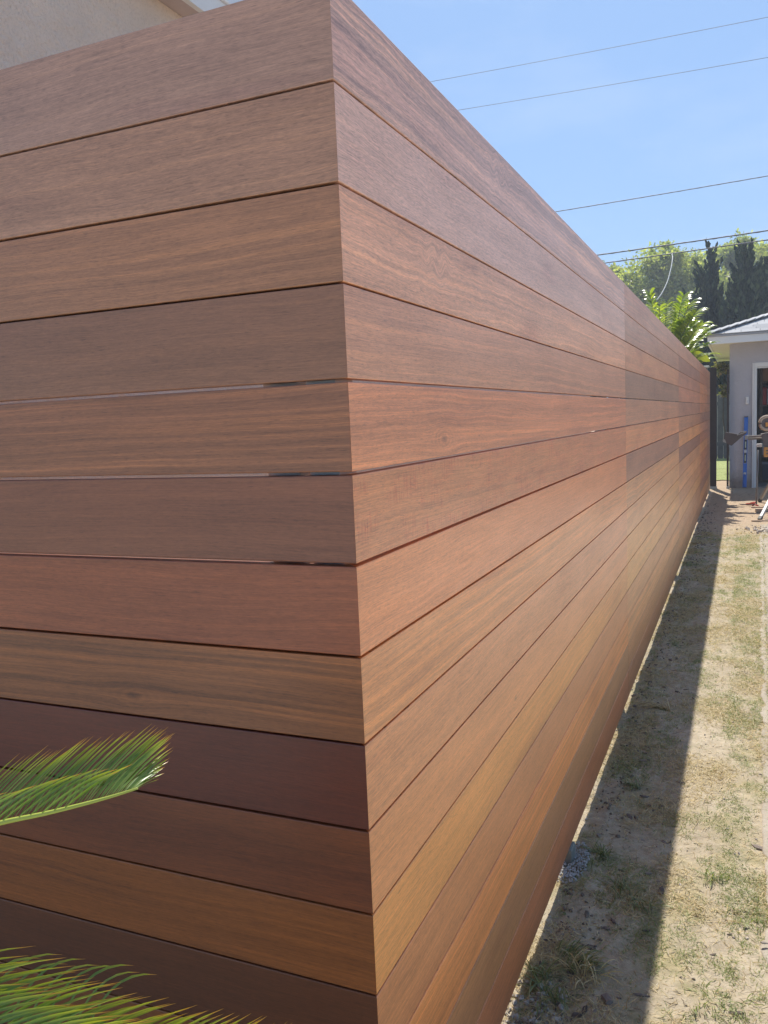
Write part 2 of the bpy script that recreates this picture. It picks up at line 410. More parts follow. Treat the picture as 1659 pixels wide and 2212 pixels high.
# display tints: veiling glare kept in the upper boards, light level put in per face
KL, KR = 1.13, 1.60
LT = [(156,132,132),(156,126,116),(150,114,94),(130,98,84),(130,92,74),(120,80,66),(138,84,62),(122,82,56),(90,46,34),(110,66,44),(128,82,48),(94,60,44)]
LA = [dict(),dict(wavy=.7),dict(stripe=.45),dict(),dict(stripe=1.0),dict(),dict(stripe=.2),dict(stripe=.9),dict(),dict(stripe=.1),dict(stripe=.35),dict()]
LT += [(120,80,50),(100,66,48),(110,72,50)]; LA += [{}, {}, {}]
for k in range(NB):
    kn = None
    if k == 7: p = at(288, 1503, y=0); kn = (p.x, p.z); LA[k]['knotty'] = 1
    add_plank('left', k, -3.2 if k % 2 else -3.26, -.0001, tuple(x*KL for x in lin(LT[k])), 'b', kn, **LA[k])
RT = [(152,128,130),(160,136,138),(164,128,112),(150,114,98),(158,110,86),(152,106,78),(168,114,78),(172,122,80),(158,114,84),(163,118,86),(172,126,80),(150,106,78),(162,112,74),(130,98,76),(138,94,72)]
RA = [dict(wavy=1.0, stripe=.9),dict(wavy=.9),dict(wavy=.9,stripe=.4),dict(fleck=.1,stripe=.3),dict(stripe=.55),dict(fleck=1.0,stripe=.15),dict(),dict(stripe=.4),dict(wavy=.3),dict(),dict(stripe=.25),{},dict(stripe=.7),{},{}]
P1 = [(144,114,102),(136,108,96),(154,118,96),(122,96,84),(138,104,86),(162,118,88),(128,94,78),(152,116,86),(160,124,92),(170,130,84),(166,130,84),(144,108,82),(148,110,82),(138,102,78),(132,96,74)]
P2 = [(142,110,98),(122,90,80),(134,98,86),(142,102,86),(132,98,86),(138,102,82),(168,124,86),(114,84,72),(152,114,88),(156,118,88),(150,112,84),(160,122,84),(142,106,80),(146,108,80),(136,100,76)]
seams = [.0001, 2.82, 6.18, 9.88, 12.27, 13.30]
alt = {5: 7.6, 3: 11.6, 8: 10.9}
rr = random.Random(31)
for k in range(NB):
    for s in range(5):
        a, b = seams[s], seams[s+1]
        if s and rr.random() < .25 and s < 4 and k > 3: pass
        tint = lin(RT[k]) if s == 0 else lin(P1[k]) if s == 1 else lin(P2[k]) if s == 2 else lin(rr.choice([(150,104,78),(118,86,76),(164,114,78),(138,98,80),(176,130,80),(108,80,74),(150,108,86),(132,88,66)]))
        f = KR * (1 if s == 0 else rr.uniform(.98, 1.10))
        if s > 2: tint = tuple(.6*a_+.4*b_ for a_, b_ in zip(tint, lin((144, 104, 82))))
        kn, A = None, (dict(RA[k]) if s == 0 else dict(stripe=rr.random()*.5, wavy=rr.random()*.8, fleck=.8 if rr.random() < .2 else 0))
        if s == 0 and k == 4: p = at(960, 948, x=0); kn = (p.y, p.z); A['knotty'] = 1
        if s == 0 and k == 2: p = at(942, 566, x=0); kn = (p.y, p.z); A['knotty'] = .5
        if s == 0 and k == 0: p = at(1078, 372, x=0); kn = (p.y, p.z); A['knotty'] = .35
        if s == 0 and k == 9: p = at(1114, 1508, x=0); kn = (p.y, p.z); A['knotty'] = .7
        add_plank('right', k, a + (.0008 if s else rr.uniform(.0, .0007)), b - .0010, tuple(x*f for x in tint), 'a' if s == 0 else None, kn, **A)
BLOCKER = simple('gap_blocker_black', (.018, .016, .015), .9, 0, .2, 10)  # black strips added behind the joints to block light from the back
for k in range(1, NB):
    if k in (4, 5, 6): continue
    MB().box(-3.2, -.034, TH+.0015, TH+.0021+.008, jz(k)-.015, jz(k)+.015).build('gap_blocker', BLOCKER, fence)
    MB().box(-TH-.0095, -TH-.0015, .034, 13.28, jz(k)-.015, jz(k)+.015).build('gap_blocker', BLOCKER, fence)
for y in (.05, 2.84, 6.18, 9.88, 12.27):
    MB().box(-.075, -.030, y-.027, y+.027, -.3, TOPZ-.06).build('post', STEEL, fence)
MB().box(-.148, -.095, .030, .083, -.3, TOPZ-.06, .003).build('post', STEEL, fence)
for x in (-1.75, -3.2): MB().box(x-.027, x+.027, .030, .083, -.3, TOPZ-.06).build('post', STEEL, fence)
# end post and the post by the garage
MB().box(-.019, .081, 13.9, 13.96, .035, TOPZ+.10, .003).build('fence_post', DARKPOST, None,
    label='dark brown square steel post at the far end of the board fence', cat='post')
MB().box(.24, .272, 13.9, 13.96, .035, TOPZ+.06, .003).build('fence_post', DARKPOST, None,
    label='slim dark brown steel post standing against the garage corner', cat='post')
for x0, x1, l in ((-.03, .09, 'pale concrete block under the dark post at the fence end'), (.235, .28, 'small pale concrete block under the slim post by the garage')):
    MB().box(x0, x1, 13.88, 13.98, -.02, .034, .004).build('concrete_footing', FOOT, None, label=l, cat='footing')
pc = at(1522, 780, y=13.6)
cap = empty('capped_post', (-.10, 13.75, 0), label='weathered grey-green wooden post with a flat cap behind the fence end', cat='post')
GREY = simple('weathered_wood', (.20, .20, .17), .85, 0, .3, 12, .003)
MB().box(-.05, .05, -.05, .05, 0, TOPZ+.10).build('shaft', GREY, cap)
MB().box(-.075, .075, -.075, .075, TOPZ+.10, TOPZ+.13, .004).build('cap', simple('cap_white', (.55, .58, .52), .6), cap)

# ------------------------------------------------------------------ house on the left
house = empty('stucco_house', (-1.5, 4, 0), label='tan rough stucco house wall and white eave rising behind the fence on the left', cat='house')
def rel(*v): return (v[0]+1.5, v[1]-4, v[2])
def hbox(n, mt, x0, x1, y0, y1, z0, z1, bev=0): return MB().box(x0+1.5, x1+1.5, y0-4, y1-4, z0, z1, bev).build(n, mt, house)
p = at(367, 18, x=-1.5); HT = p.z
hbox('wall', HOUSEWALL, -5.5, -1.5, .4, 11, -.1, HT)
XE = at(410, 0, z=HT).x; Z1 = at(474, 0, x=XE).z; Z2 = at(530, 0, x=XE).z
hbox('soffit', simple('brown_soffit', (.50, .41, .38), .8), -5.8, XE-.024, .1, 11.3, HT+.002, HT+.02)
hbox('fascia', WHITEP, XE-.023, XE, .1, 11.3, HT-.003, Z1)
hbox('gutter', simple('pale_gutter', (.70, .73, .76), .35), XE-.05, XE+.012, .1, 11.3, Z1+.002, Z2, .008)
rf = MB().prism([Vector((-4.0, -3.9, HT+1.3)), Vector((XE+1.45, -3.9, Z1+.02)), Vector((XE+1.45, -3.9, Z1-.02)), Vector((-4.0, -3.9, HT+1.24))], (0, 11.2, 0))
rf.build('roof', simple('grey_roofing', (.2, .2, .2), .9), house)
# unseen pale concrete slab added to bounce sunlight onto the house wall
t = NT('bounce_slab_concrete'); v = t.coords(); a1 = t.noise(v, 3, 5, .6); a2 = t.noise(v, 90, 4, .7)
t.base(t.mix(t.mr(a2, .3, .7, 0, .3), t.ramp(a1, [(.3, (.56, .50, .45)), (.7, (.66, .60, .54))]), (.45, .40, .36))); t.set(Roughness=.9)
MB().box(-1.5, -.32, .25, 11, -.05, .03, .006).build('bounce_slab_patio', t.m, None, kind='structure')

# ------------------------------------------------------------------ garage
G = empty('garage', (.28, 14, 0), label='small lavender-grey stucco garage with hipped grey shingle roof and open doorway', cat='garage')
WT = 2.38
def gbox(n, mt, x0, x1, y0, y1, z0, z1, bev=0, par=None):
    o = MB().box(x0-.28, x1-.28, y0-14, y1-14, z0, z1, bev).build(n, mt, par or G); return o
DX0, DX1, DT = .675, 1.56, 1.985
wb = MB()
wb.box(0, DX0-.28, 0, .15, -.05, WT); wb.box(DX1-.28, 4.2, 0, .15, -.05, WT); wb.box(DX0-.28, DX1-.28, 0, .15, DT, WT)
wb.box(0, .15, .15, 5, -.05, WT); wb.box(4.05, 4.2, .15, 5, -.05, WT); wb.box(.15, 4.05, 4.85, 5, -.05, WT)
wb.build('wall', GARWALL, G)
gbox('soffit', SOFFIT, -.02, 4.8, 13.62, 14, WT, WT+.02)
gbox('soffit', SOFFIT, -.02, .28, 14, 19.4, WT, WT+.02)
gbox('fascia', WHITEP, -.045, 4.83, 13.585, 13.61, WT-.01, 2.505, .003)
gbox('fascia', WHITEP, -.045, -.02, 13.612, 19.4, WT-.01, 2.505, .003)
fr = MB()
fr.box(.385-.015, DX0-.28, -.022, 0, -.04, DT+.07, .004); fr.box(DX1-.28, DX1-.28+.07, -.022, 0, -.04, DT+.07, .004)
fr.box(DX0-.28, DX1-.28, -.022, 0, DT, DT+.07, .004)
fr.box(DX0-.28, DX0-.28+.02, .0, .14, -.04, DT-.002); fr.box(DX0-.26, DX1-.30, .0, .14, DT-.022, DT-.002)
# wider jamb as in the photo
fr.box(.345, .368, -.03, -.002, -.04, DT+.07, .003)
fr.build('door_frame', WHITEP, G)
gbox('floor_slab', simple('garage_floor', (.22, .21, .20), .9), .3, 4.4, 14.02, 18.8, -.05, .012)
# roof: four hipped slopes with individual shingles on the two that show
RP = .34; ex0, ex1, ey0, ey1, ez = -.06, 4.86, 13.57, 19.5, 2.515
half = (ex1-ex0)/2; rx = (ex0+ex1)/2; rz_ = ez + half*RP
def V(x, y, z): return Vector((x-.28, y-14, z))
slab = MB(); e_ = .012
c0, c1, c2, c3 = V(ex0, ey0, ez), V(ex1, ey0, ez), V(ex1, ey1, ez), V(ex0, ey1, ez)
r0, r1 = V(rx, ey0+half, rz_), V(rx, ey1-half, rz_)
me = pydata('roof', [c0, c1, c2, c3, r0, r1] + [p_ - Vector((0, 0, .03)) for p_ in (c0, c1, c2, c3)],
            [(0, 1, 4), (1, 2, 5, 4), (2, 3, 5), (3, 0, 4, 5), (1, 0, 6, 7), (2, 1, 7, 8), (3, 2, 8, 9), (0, 3, 9, 6), (6, 9, 8, 7)])
SH = NT('grey_shingle'); oi = SH.n('ShaderNodeObjectInfo'); v = SH.coords(); nn = SH.noise(v, 120, 4, .7)
SH.base(SH.mix(SH.mr(nn, .3, .7, 0, .5), SH.ramp(oi.outputs['Random'], [(0, (.30, .295, .30)), (1, (.50, .49, .48))]), (.25, .25, .25))); SH.set(Roughness=.9)
roof = link('roof', me, SH.m, G)
shm = MB().box(-.5, .5, 0, .135, 0, .012, .002).mesh('shingle')      # unit-wide tab, scaled per piece
def shingle(origin, xdir, updir, wd, cnt=[0]):
    if cnt[0] >= 298: return
    cnt[0] += 1
    z_ = xdir.cross(updir).normalized()
    o = link('shingle', shm, SH.m, roof)
    M = Matrix((xdir * wd, updir, z_)).transposed().to_4x4()
    M = M @ Matrix.Rotation(math.radians(3.0), 4, 'X')
    M.translation = origin + z_*.006
    o.matrix_local = M
rs = random.Random(3)
for row in range(16):                                                 # front slope, only the part that shows
    d0 = row*.125; xx = ex0 + d0 + .02 + (.12 if row % 2 else 0) - rs.random()*.1
    while xx < ex0 + d0 + 2.1 - row*.08:
        wd = rs.uniform(.20, .33)
        a = max(xx, ex0+d0+.015); b_ = xx+wd-.006
        if b_ - a > .05: shingle(V((a+b_)/2, ey0+d0, ez+d0*RP), Vector((1, 0, 0)), Vector((0, 1, RP)).normalized(), b_-a)
        xx += wd
for row in range(4):                                                  # side slope by the eave
    d0 = row*.125; yy = ey0 + d0 + .02
    while yy < ey0 + 3.6:
        wd = rs.uniform(.2, .33); shingle(V(ex0+d0, yy+wd/2, ez+d0*RP), Vector((0, -1, 0)), Vector((1, 0, RP)).normalized(), wd-.006); yy += wd
hc = MB().box(-.12, .12, 0, .22, 0, .012, .002).mesh('ridge_shingle')
hd = Vector((1, 1, RP)).normalized(); hx = Vector((1, -1, 0)).normalized()
for i in range(14):
    o = link('ridge_shingle', hc, SH.m, roof); zz = hx.cross(hd).normalized()
    M = (Matrix((hx, hd, zz)).transposed().to_4x4()) @ Matrix.Rotation(math.radians(4), 4, 'X'); M.translation = c0 + hd*(i*.19 - .02) + zz*.022; o.matrix_local = M
# white sensor on the wall
s_ = empty('wall_sensor', (.549, 13.985, 1.447), label='small white rounded box on the garage wall left of the doorway', cat='sensor')
MB().box(-.024, .024, -.014, .014, -.062, .062, .011).build('body', WHITEP, s_)
MB().box(-.010, .010, -.019, -.0142, -.040, .0, .002).build('lens', simple('frosted_lens', (.6, .6, .6), .3), s_)

# shelves and clutter in the garage
SHELFM = simple('shelf_wood', (.12, .09, .07), .8)
shf = empty('storage_shelf', (.76, 14.9, .012), label='dark open shelving unit just inside the garage doorway', cat='shelf')
for i, z in enumerate((.02, .45, .9, 1.32, 1.72, 2.05)): MB().box(0, 1.3, 0, .45, z, z+.03).build('shelf', SHELFM, shf)
for x in (0, 1.26):
    for y in (-.002, .412): MB().box(x-.002, x+.04, y, y+.04, 0, 2.15).build('upright', SHELFM, shf)
def crate(name, lab, cat, c, x0, x1, y0, y1, z0, z1, lid=None):
    e = empty(name, ((x0+x1)/2, (y0+y1)/2, z0), label=lab, cat=cat)
    hx, hy, h = (x1-x0)/2, (y1-y0)/2, z1-z0
    mt = simple(name, c, .7)
    MB().box(-hx, hx, -hy, hy, 0, h*.86, .006).build('body', mt, e)
    MB().box(-hx-.004, hx+.004, -hy-.004, hy+.004, h*.862, h, .005).build('lid', simple(name+'_lid', lid or tuple(x*.8 for x in c), .6), e)
B = .012
crate('cardboard_box', 'brown cardboard box on the top shelf in the garage doorway', 'box', (.30, .17, .10), .80, 1.25, 14.93, 15.25, B+1.75, B+2.0)
crate('storage_box', 'red box standing upright on the shelf in the garage doorway', 'box', (.40, .05, .05), .79, .86, 14.92, 15.2, B+1.35, B+1.65)
crate('storage_box', 'white box with dark print beside the red box in the garage', 'box', (.62, .62, .62), .875, 1.15, 14.92, 15.2, B+1.35, B+1.62)
crate('storage_box', 'grey flat box on the middle shelf in the garage doorway', 'box', (.26, .27, .28), .79, 1.0, 14.92, 15.2, B+.93, B+1.08)
crate('storage_box', 'pale grey plastic bin on the second lowest garage shelf', 'bin', (.34, .36, .38), .80, 1.1, 14.92, 15.2, B+.48, B+.75, (.5, .5, .5))
crate('storage_box', 'dark blue bin on the lowest garage shelf', 'bin', (.06, .07, .10), .80, 1.12, 14.92, 15.2, B+.05, B+.36, (.15, .16, .2))

# ------------------------------------------------------------------ blue level leaning on the wall
lv_ = empty('spirit_level', (.515, 13.86, 0), label='long blue spirit level leaning upright against the garage wall', cat='level')
BLUE = simple('blue_paint', (.02, .13, .50), .35, 0, .06, 20); BLK = simple('black_plastic', (.02, .02, .022), .4)
lean = Matrix.Translation((0, .0, .015)) @ Matrix.Rotation(math.radians(-5.2), 4, 'X') @ Matrix.Rotation(math.radians(1.0), 4, 'Y')
def lb(n, mt, segs, par=lv_, **k):
    b = MB()
    for (x0, x1, y0, y1, z0, z1) in segs: b.box(x0, x1, y0, y1, z0, z1, .0015, lean)
    return b.build(n, mt, par, **k)
lb('beam', BLUE, [(-.03, .03, -.011, .011, .006, .40), (-.03, -.020, -.011, .011, .40, .80), (.020, .03, -.011, .011, .40, .80), (-.03, .03, -.011, .011, .80, 1.16)])
for z0, z1 in ((0, .006), (1.161, 1.175)): lb('end_cap', BLK, [(-.031, .031, -.012, .012, z0, z1)])
lb('vial_block', BLK, [(-.0195, .0195, -.012, .012, .41, .57), (-.0195, .0195, -.012, .012, .63, .79)])
VI = simple('vial_glass', (.45, .5, .40), .2)
lb('vial', VI, [(-.008, .008, -.016, -.0125, .44, .54)]); lb('vial', VI, [(-.008, .008, -.016, -.0125, .66, .76)])
lb('vial', simple('pale_vial', (.6, .6, .55), .3), [(-.018, .018, -.015, -.0125, .585, .615)])
lb('vial', simple('pale_vial_b', (.6, .6, .55), .3), [(-.018, .018, -.015, -.0125, .22, .25)])
cd = MB().tube([lean @ Vector(p_) for p_ in ((.0, -.016, .24), (-.018, -.02, .15), (-.024, -.018, .07), (-.004, -.02, .01))], .0025, 6).build('cord', BLK, lv_)

# ------------------------------------------------------------------ mitre saw on its stand
ALU = simple('aluminium', (.30, .29, .27), .5, .3, .08, 12); DK = simple('dark_rubber', (.03, .03, .03), .6)
SY = 11.0
stand = empty('saw_stand', (1.15, SY, 0), label='folding metal saw stand with splayed legs and an outfeed arm reaching left', cat='saw stand')
def S(v): return Vector(v) - Vector((1.15, SY, 0))
a0 = at(1612, 944, y=SY); a1 = at(1648, 938, y=SY)
rail = MB(); rail.tube([S(a0), S((1.75, SY, a1.z+.02))], .016, 10); rail.tube([S(a0+Vector((.02, .05, -.03))), S((1.75, SY+.05, a1.z-.01))], .014, 10)
rail.build('rail', ALU, stand)
MB().box(*[q for pr in zip(S(a0)-Vector((.02, .02, .028)), S(a0)+Vector((.025, .07, .022))) for q in pr], .004).build('rail_clamp', ALU, stand)
# outfeed arm: folded dark wing
w0 = [at(u, v, y=SY-.02) for u, v in ((1562, 953), (1567, 934), (1582, 936), (1594, 938), (1599, 934), (1613, 931), (1613, 936), (1603, 943), (1592, 953), (1580, 963))]
MB().prism([S(p_) for p_ in w0], (0, .09, 0)).build('outfeed_arm', simple('dark_paint', (.085, .065, .06), .45), stand)
w1 = [at(u, v, y=SY-.025) for u, v in ((1561, 950), (1566, 949), (1569, 957), (1562, 955))]
MB().prism([S(p_) for p_ in w1], (0, .05, 0)).build('arm_tip', ALU, stand)
MB().bar(S(at(1592, 940, y=SY-.03)), S(at(1612, 933, y=SY-.03)), .02, .012).build('arm_bracket', ALU, stand)
f1 = at(1641, 1083, z=.012); f2 = at(1641, 1122, z=.012); top1 = Vector((1.05, f1.y-.05, .92)); 
for f, tp in ((f1, Vector((f1.x+.42, SY+.05, .93))), (f2, Vector((f2.x+.52, SY, .93))), (Vector((2.05, f1.y, .012)), Vector((1.55, SY+.05, .93))), (Vector((2.1, f2.y, .012)), Vector((1.6, SY, .93)))):
    lg = MB().bar(S(f), S(tp), .036, .03, .004).build('leg', ALU, stand)
    d_ = (tp-f).normalized()
    MB().bar(S(f-d_*.01), S(f+d_*.05), .044, .038, .005).build('rubber_foot', DK, lg)
g0 = at(1634, 1063, y=SY+.35); g0.z = .01; g1 = at(1638, 972, y=SY+.35)
lg = MB().tube([S(g0), S(g1)], .011, 8).build('leg', simple('dull_steel', (.16, .16, .17), .5, .5), stand)
MB().box(*[q for pr in zip(S(at(1634, 962, y=SY+.3))-Vector((.0, .02, .022)), S(at(1643, 962, y=SY+.3))+Vector((.02, .02, .022))) for q in pr], .005).build('lock_lever', WHITEP, stand)
MB().box(*[q for pr in zip((-.40+.0, .0, .93), (.6, .10, .965)) for q in pr], .004).build('bed', ALU, stand)

saw = empty('mitre_saw', (1.15, SY, .965), label='mitre saw with dark guard and dusty round motor at the right edge', cat='saw')
def Z(v): return Vector(v) - Vector((1.15, SY, .965))
YEL = simple('saw_orange', (.55, .26, .05), .5); GR = simple('saw_grey', (.11, .09, .085), .5, .2); TN = simple('dusty_tan', (.42, .33, .24), .8)
c_r = at(1657, 914, y=SY-.05)
ring_pts = [Z(c_r + Vector((.085*math.cos(a), 0, .085*math.sin(a)))) for a in np.linspace(0, 2*math.pi, 20)]
MB().tube(ring_pts, .022, 8, False).build('motor_ring', TN, saw)
b = MB(); cc = Z(c_r); b.tube([cc+Vector((0, -.01, 0)), cc+Vector((0, .16, 0))], .075, 18); b.build('motor', GR, saw)
MB().box(*[q for pr in zip(cc+Vector((-.02, -.03, -.045)), cc+Vector((.02, -.012, .01))) for q in pr], .004).build('motor_vent', YEL, saw)
bt = [at(u, v, y=SY-.03) for u, v in ((1644, 938), (1664, 934), (1690, 936), (1690, 968), (1652, 968), (1648, 955))]
MB().prism([Z(p_) for p_ in bt], (0, .22, 0)).build('turntable', GR, saw)
bo = at(1650, 966, y=SY-.06)
MB().box(*[q for pr in zip(Z(bo)+Vector((0, 0, -.13)), Z(bo)+Vector((.32, .12, 0))) for q in pr], .008).build('base', YEL, saw)
for zz in (-.045, -.085): MB().box(*[q for pr in zip(Z(bo)+Vector((.03, -.006, zz-.008)), Z(bo)+Vector((.2, -.001, zz+.008))) for q in pr]).build('base_slot', GR, saw)
bh = MB(); bh.tube([cc+Vector((0, .08, .05)), cc+Vector((.12, .10, .20)), cc+Vector((.30, .10, .24))], [.03, .025, .02], 10); bh.build('handle', GR, saw)
bl = MB(); q0 = cc+Vector((.30, .05, -.05)); bl.tube([q0, q0+Vector((0, .01, 0))], .15, 28); bl.build('blade', ALU, saw)

# ------------------------------------------------------------------ odds and ends on the dirt by the stand
BLOCK = simple('raw_lumber', (.46, .33, .22), .8, 0, .15, 14)
def onboard(u, v, L, wd, h, rz, lab, z=0.0):
    p_ = at(u, v, z=z); e = MB().box(-L/2, L/2, -wd/2, wd/2, 0, h, .003).build('wood_block', BLOCK, None, label=lab, cat='wood block')
    e.location = (p_.x, p_.y, gh(p_.x, p_.y)+z); e.rotation_euler = (0, 0, rz); return e
onboard(1663, 1106, .34, .09, .045, .05, 'raw wooden offcut lying on the dirt between the stand legs')
onboard(1660, 1097, .42, .05, .02, -.03, 'thin pale strip of wood lying just behind the thicker offcut')
onboard(1657, 1126, .34, .035, .015, .12, 'thin pale stick lying nearest the front stand leg')
cl = empty('bar_clamp', tuple(at(1622, 1093, z=.0)), label='small red bar clamp lying on the dirt before the garage', cat='clamp')
REDM = simple('red_paint', (.45, .04, .03), .4)
MB().bar((-.13, .02, .02), (.04, -.02, .02), .012, .012).build('bar', simple('dark_bar', (.10, .05, .05), .5, .4), cl)
MB().tube([(.02, -.02, .0), (.05, .0, .05), (.0, .06, .03)], .012, 6).build('jaw', REDM, cl)
MB().tube([(-.06, .12, .015), (.02, .06, .03), (.09, -.10, .012)], .010, 6).build('handle', REDM, cl)

# ------------------------------------------------------------------ picket fence beyond the lawn
FW = simple('old_wood_shaded', (.085, .085, .09), .9, 0, .35, 5, .004)  # shade lying on the pickets is put into this dark base colour
pf_ = empty('board_fence', (0, 22.4, 0), label='old grey upright-board fence at the far end of the lawn', cat='fence')
x = -2.4; rp = random.Random(5)
while x < 2.6:
    h = 1.72 + rp.uniform(-.025, .025)
    pk = MB().prism([Vector((x, 0, 0)), Vector((x+.135, 0, 0)), Vector((x+.135, 0, h-.03)), Vector((x+.105, 0, h)), Vector((x+.03, 0, h)), Vector((x, 0, h-.03))], (0, .02, 0))
    o = pk.build('picket', FW, pf_); o.location.y = rp.uniform(-.006, .006); x += .143
for z in (.35, 1.4): MB().box(-2.4, 2.6, .03, .07, z, z+.09).build('rail', FW, pf_)
# cream box and the small roof seen over it
p_ = at(1557, 861, y=25)
nb = empty('neighbour_shed', (p_.x, 25, 0), label='cream neighbour shed rising behind the old grey fence', cat='shed')
MB().box(-.12, .9, 0, 1.5, 0, p_.z+.06).build('wall', simple('cream_wall', (.56, .52, .42), .8), nb)
MB().box(-.2, .95, -.06, 1.6, p_.z+.062, p_.z+.12).build('roof', simple('cream_trim', (.5, .46, .38), .8), nb)
p2 = at(1530, 815, y=26)
nh = empty('neighbour_house', (p2.x, 27, 0), label='far grey house gable glimpsed between the post and the garage', cat='house')
MB().box(-3, 1.0, 0, 4, 0, p2.z).build('wall', simple('dark_siding', (.10, .12, .14), .8), nh)
MB().prism([Vector((-3.2, -.2, p2.z+1.2)), Vector((-3.2, -.2, p2.z+1.1)), Vector((1.3, -.2, p2.z-.55)), Vector((1.3, -.2, p2.z-.42))], (0, 4.4, 0)).build('roof', simple('pale_roof', (.34, .36, .36), .8), nh)

# ------------------------------------------------------------------ overhead wires
WM = simple('weathered_cable', (.10, .10, .12), .6)
def wire(u0, v0, u1, v1, Y, r, lab, twist=False, ext=(12, 28), sag=.5, par=None):
    a = at(u0, v0, y=Y); b = at(u1, v1, y=Y); d = (b-a); L = d.length; d.normalize()
    A = a - d*ext[0]; Bv = b + d*ext[1]; T = (Bv-A).length
    e = empty('overhead_wire', A, label=lab, cat='wire', group='overhead wires')
    n = 90; pts = []
    t0, t1 = ext[0]/T, (ext[0]+L)/T
    def s_(t_): return sag*4*(t_-t0)*(t_-t1)            # sagging curve that still passes the two seen points
    for i in range(n+1):
        t_ = i/n; pts.append(d*(T*t_) + Vector((0, 0, s_(t_))))
    MB().tube(pts, r, 6).build('cable', WM, e)
    if twist:
        tw = []
        for i in range(n*16+1):
            t_ = i/(n*16); q = d*(T*t_) + Vector((0, 0, s_(t_))); a_ = T*t_*2*math.pi/.5
            tw.append(q + Vector((0, math.cos(a_), math.sin(a_)))*r*.75)
        MB().tube(tw, r*.55, 4).build('lashing', WM, e)
    return lambda t_: A + d*(T*t_) + Vector((0, 0, s_(t_)))
wire(933, 176, 1659, 37, 24, .0065, 'topmost thin overhead wire crossing the open sky')
wire(990, 238, 1659, 124, 24, .0065, 'second thin overhead wire just below the topmost one')
wire(1203, 457, 1659, 380, 24, .012, 'single twisted wire midway between the thin upper wires and the trees', True)
wire(1291, 551, 1659, 498, 22, .017, 'upper of the two thick cables passing before the tree tops', True)
wire(1308, 568, 1659, 518, 22, .015, 'lower of the two thick cables, with a drop line hanging off it', True)
dp = [(1452, 549), (1453, 556), (1452, 566), (1450, 578), (1447, 590), (1444, 602), (1440, 613), (1435, 624), (1429, 635), (1421, 646), (1412, 657), (1400, 668)]
MB().tube([at(u, v, y=21.9 - i*.2) for i, (u, v) in enumerate(dp)], .016, 6).build('drop_line', simple('pale_cable', (.25, .27, .26), .6), None,
    label='pale slack service line dropping from the lower thick cable behind the fence', cat='wire')

# ------------------------------------------------------------------ foliage
def leaf_cloud(centres, sizes, normals, aspect=.45, fold=True):
    """many small pointed leaves: each a rhombus folded on its midrib"""
    n = len(centres); c = np.asarray(centres); s = np.asarray(sizes)[:, None]; d = np.asarray(normals)
    d = d / np.linalg.norm(d, axis=1, keepdims=True)
    r = rng.normal(size=(n, 3)); sd = np.cross(d, r); sd /= np.linalg.norm(sd, axis=1, keepdims=True); nn = np.cross(d, sd)
    v = np.stack([c - d*s*.5, c + sd*s*aspect*.5 + nn*s*.08, c + d*s*.5, c - sd*s*aspect*.5 + nn*s*.08], 1).reshape(-1, 3)
    f = np.arange(n*4).reshape(n, 4)
    return v, f
def crown_points(cx, cy, cz, rx_, ry_, rz__, nclump, per, cl=.32, shell=.55):
    """clumped points: clumps on/in an ellipsoid, leaves within each clump"""
    P_ = []; D_ = []
    for i in range(nclump):
        d = rng.normal(size=3); d /= np.linalg.norm(d); q = (shell + (1-shell)*rng.random()) 
        c = np.array([cx + d[0]*rx_*q, cy + d[1]*ry_*q, cz + d[2]*rz__*q]); R_ = cl*(.6+.9*rng.random())*min(rx_, rz__)
        dd = rng.normal(size=(per, 3)); dd /= np.linalg.norm(dd, axis=1, keepdims=True)
        rr_ = R_ * rng.random((per, 1))**.75 * (1 + .35*np.sin(dd[:, :1]*5 + i) * np.cos(dd[:, 2:3]*4 + 2*i))
        P_.append(c + dd*rr_*np.array([1, 1, .7])); D_.append(dd + np.array([0, 0, -.2]) + rng.normal(size=(per, 3))*.5)
    return np.concatenate(P_), np.concatenate(D_)
def limb_mesh(base, tips, r0, name, mat, parent):
    b = MB()
    for tp in tips:
        tp = Vector(tp); bs = Vector(base[0]); fk = Vector(base[1]); md = fk.lerp(tp, .5) + Vector((rng.normal()*.3, rng.normal()*.3, .2))
        b.tube([fk, md, tp], [r0*.55, r0*.33, r0*.08], 7)
    b.tube([base[0], Vector(base[0]).lerp(Vector(base[1]), .5)+Vector((.05, .04, 0)), base[1]], [r0*1.25, r0*.9, r0*.7], 10)
    return b.build(name, mat, parent)
BARK = simple('grey_bark', (.10, .08, .065), .9, 0, .3, 8, .02)
LG = leaf_mat('light_green_leaves', [(0, (.18, .23, .07)), (.5, (.32, .35, .12)), (1, (.46, .46, .20))], .5, .55)
LG2 = leaf_mat('bright_green_leaves', [(0, (.16, .19, .06)), (.5, (.28, .30, .11)), (1, (.40, .39, .17))], .5, .55)
def big_tree(lab, X, Y, base_h, lobes, mat, per=600, leaf=.19):
    e = empty('broadleaf_tree', (X, Y, 0), label=lab, cat='tree')
    Ps, Ds, tips = [], [], []
    for (dx, dy, z, rx_, rz__, n) in lobes:
        p_, d_ = crown_points(dx, dy, z, rx_, rx_*.9, rz__, n*5, per//3, .42, .25); Ps.append(p_); Ds.append(d_); tips.append((dx, dy, z))
    Pp = np.concatenate(Ps); Dd = np.concatenate(Ds)
    v, f = leaf_cloud(Pp, leaf*(.6+.8*rng.random(len(Pp))), Dd, .55)
    link('crown', fast_mesh('crown', v, f, False), mat, e)
    limb_mesh(((0, 0, 0), (0, 0, base_h)), tips, .35, 'trunk', BARK, e)
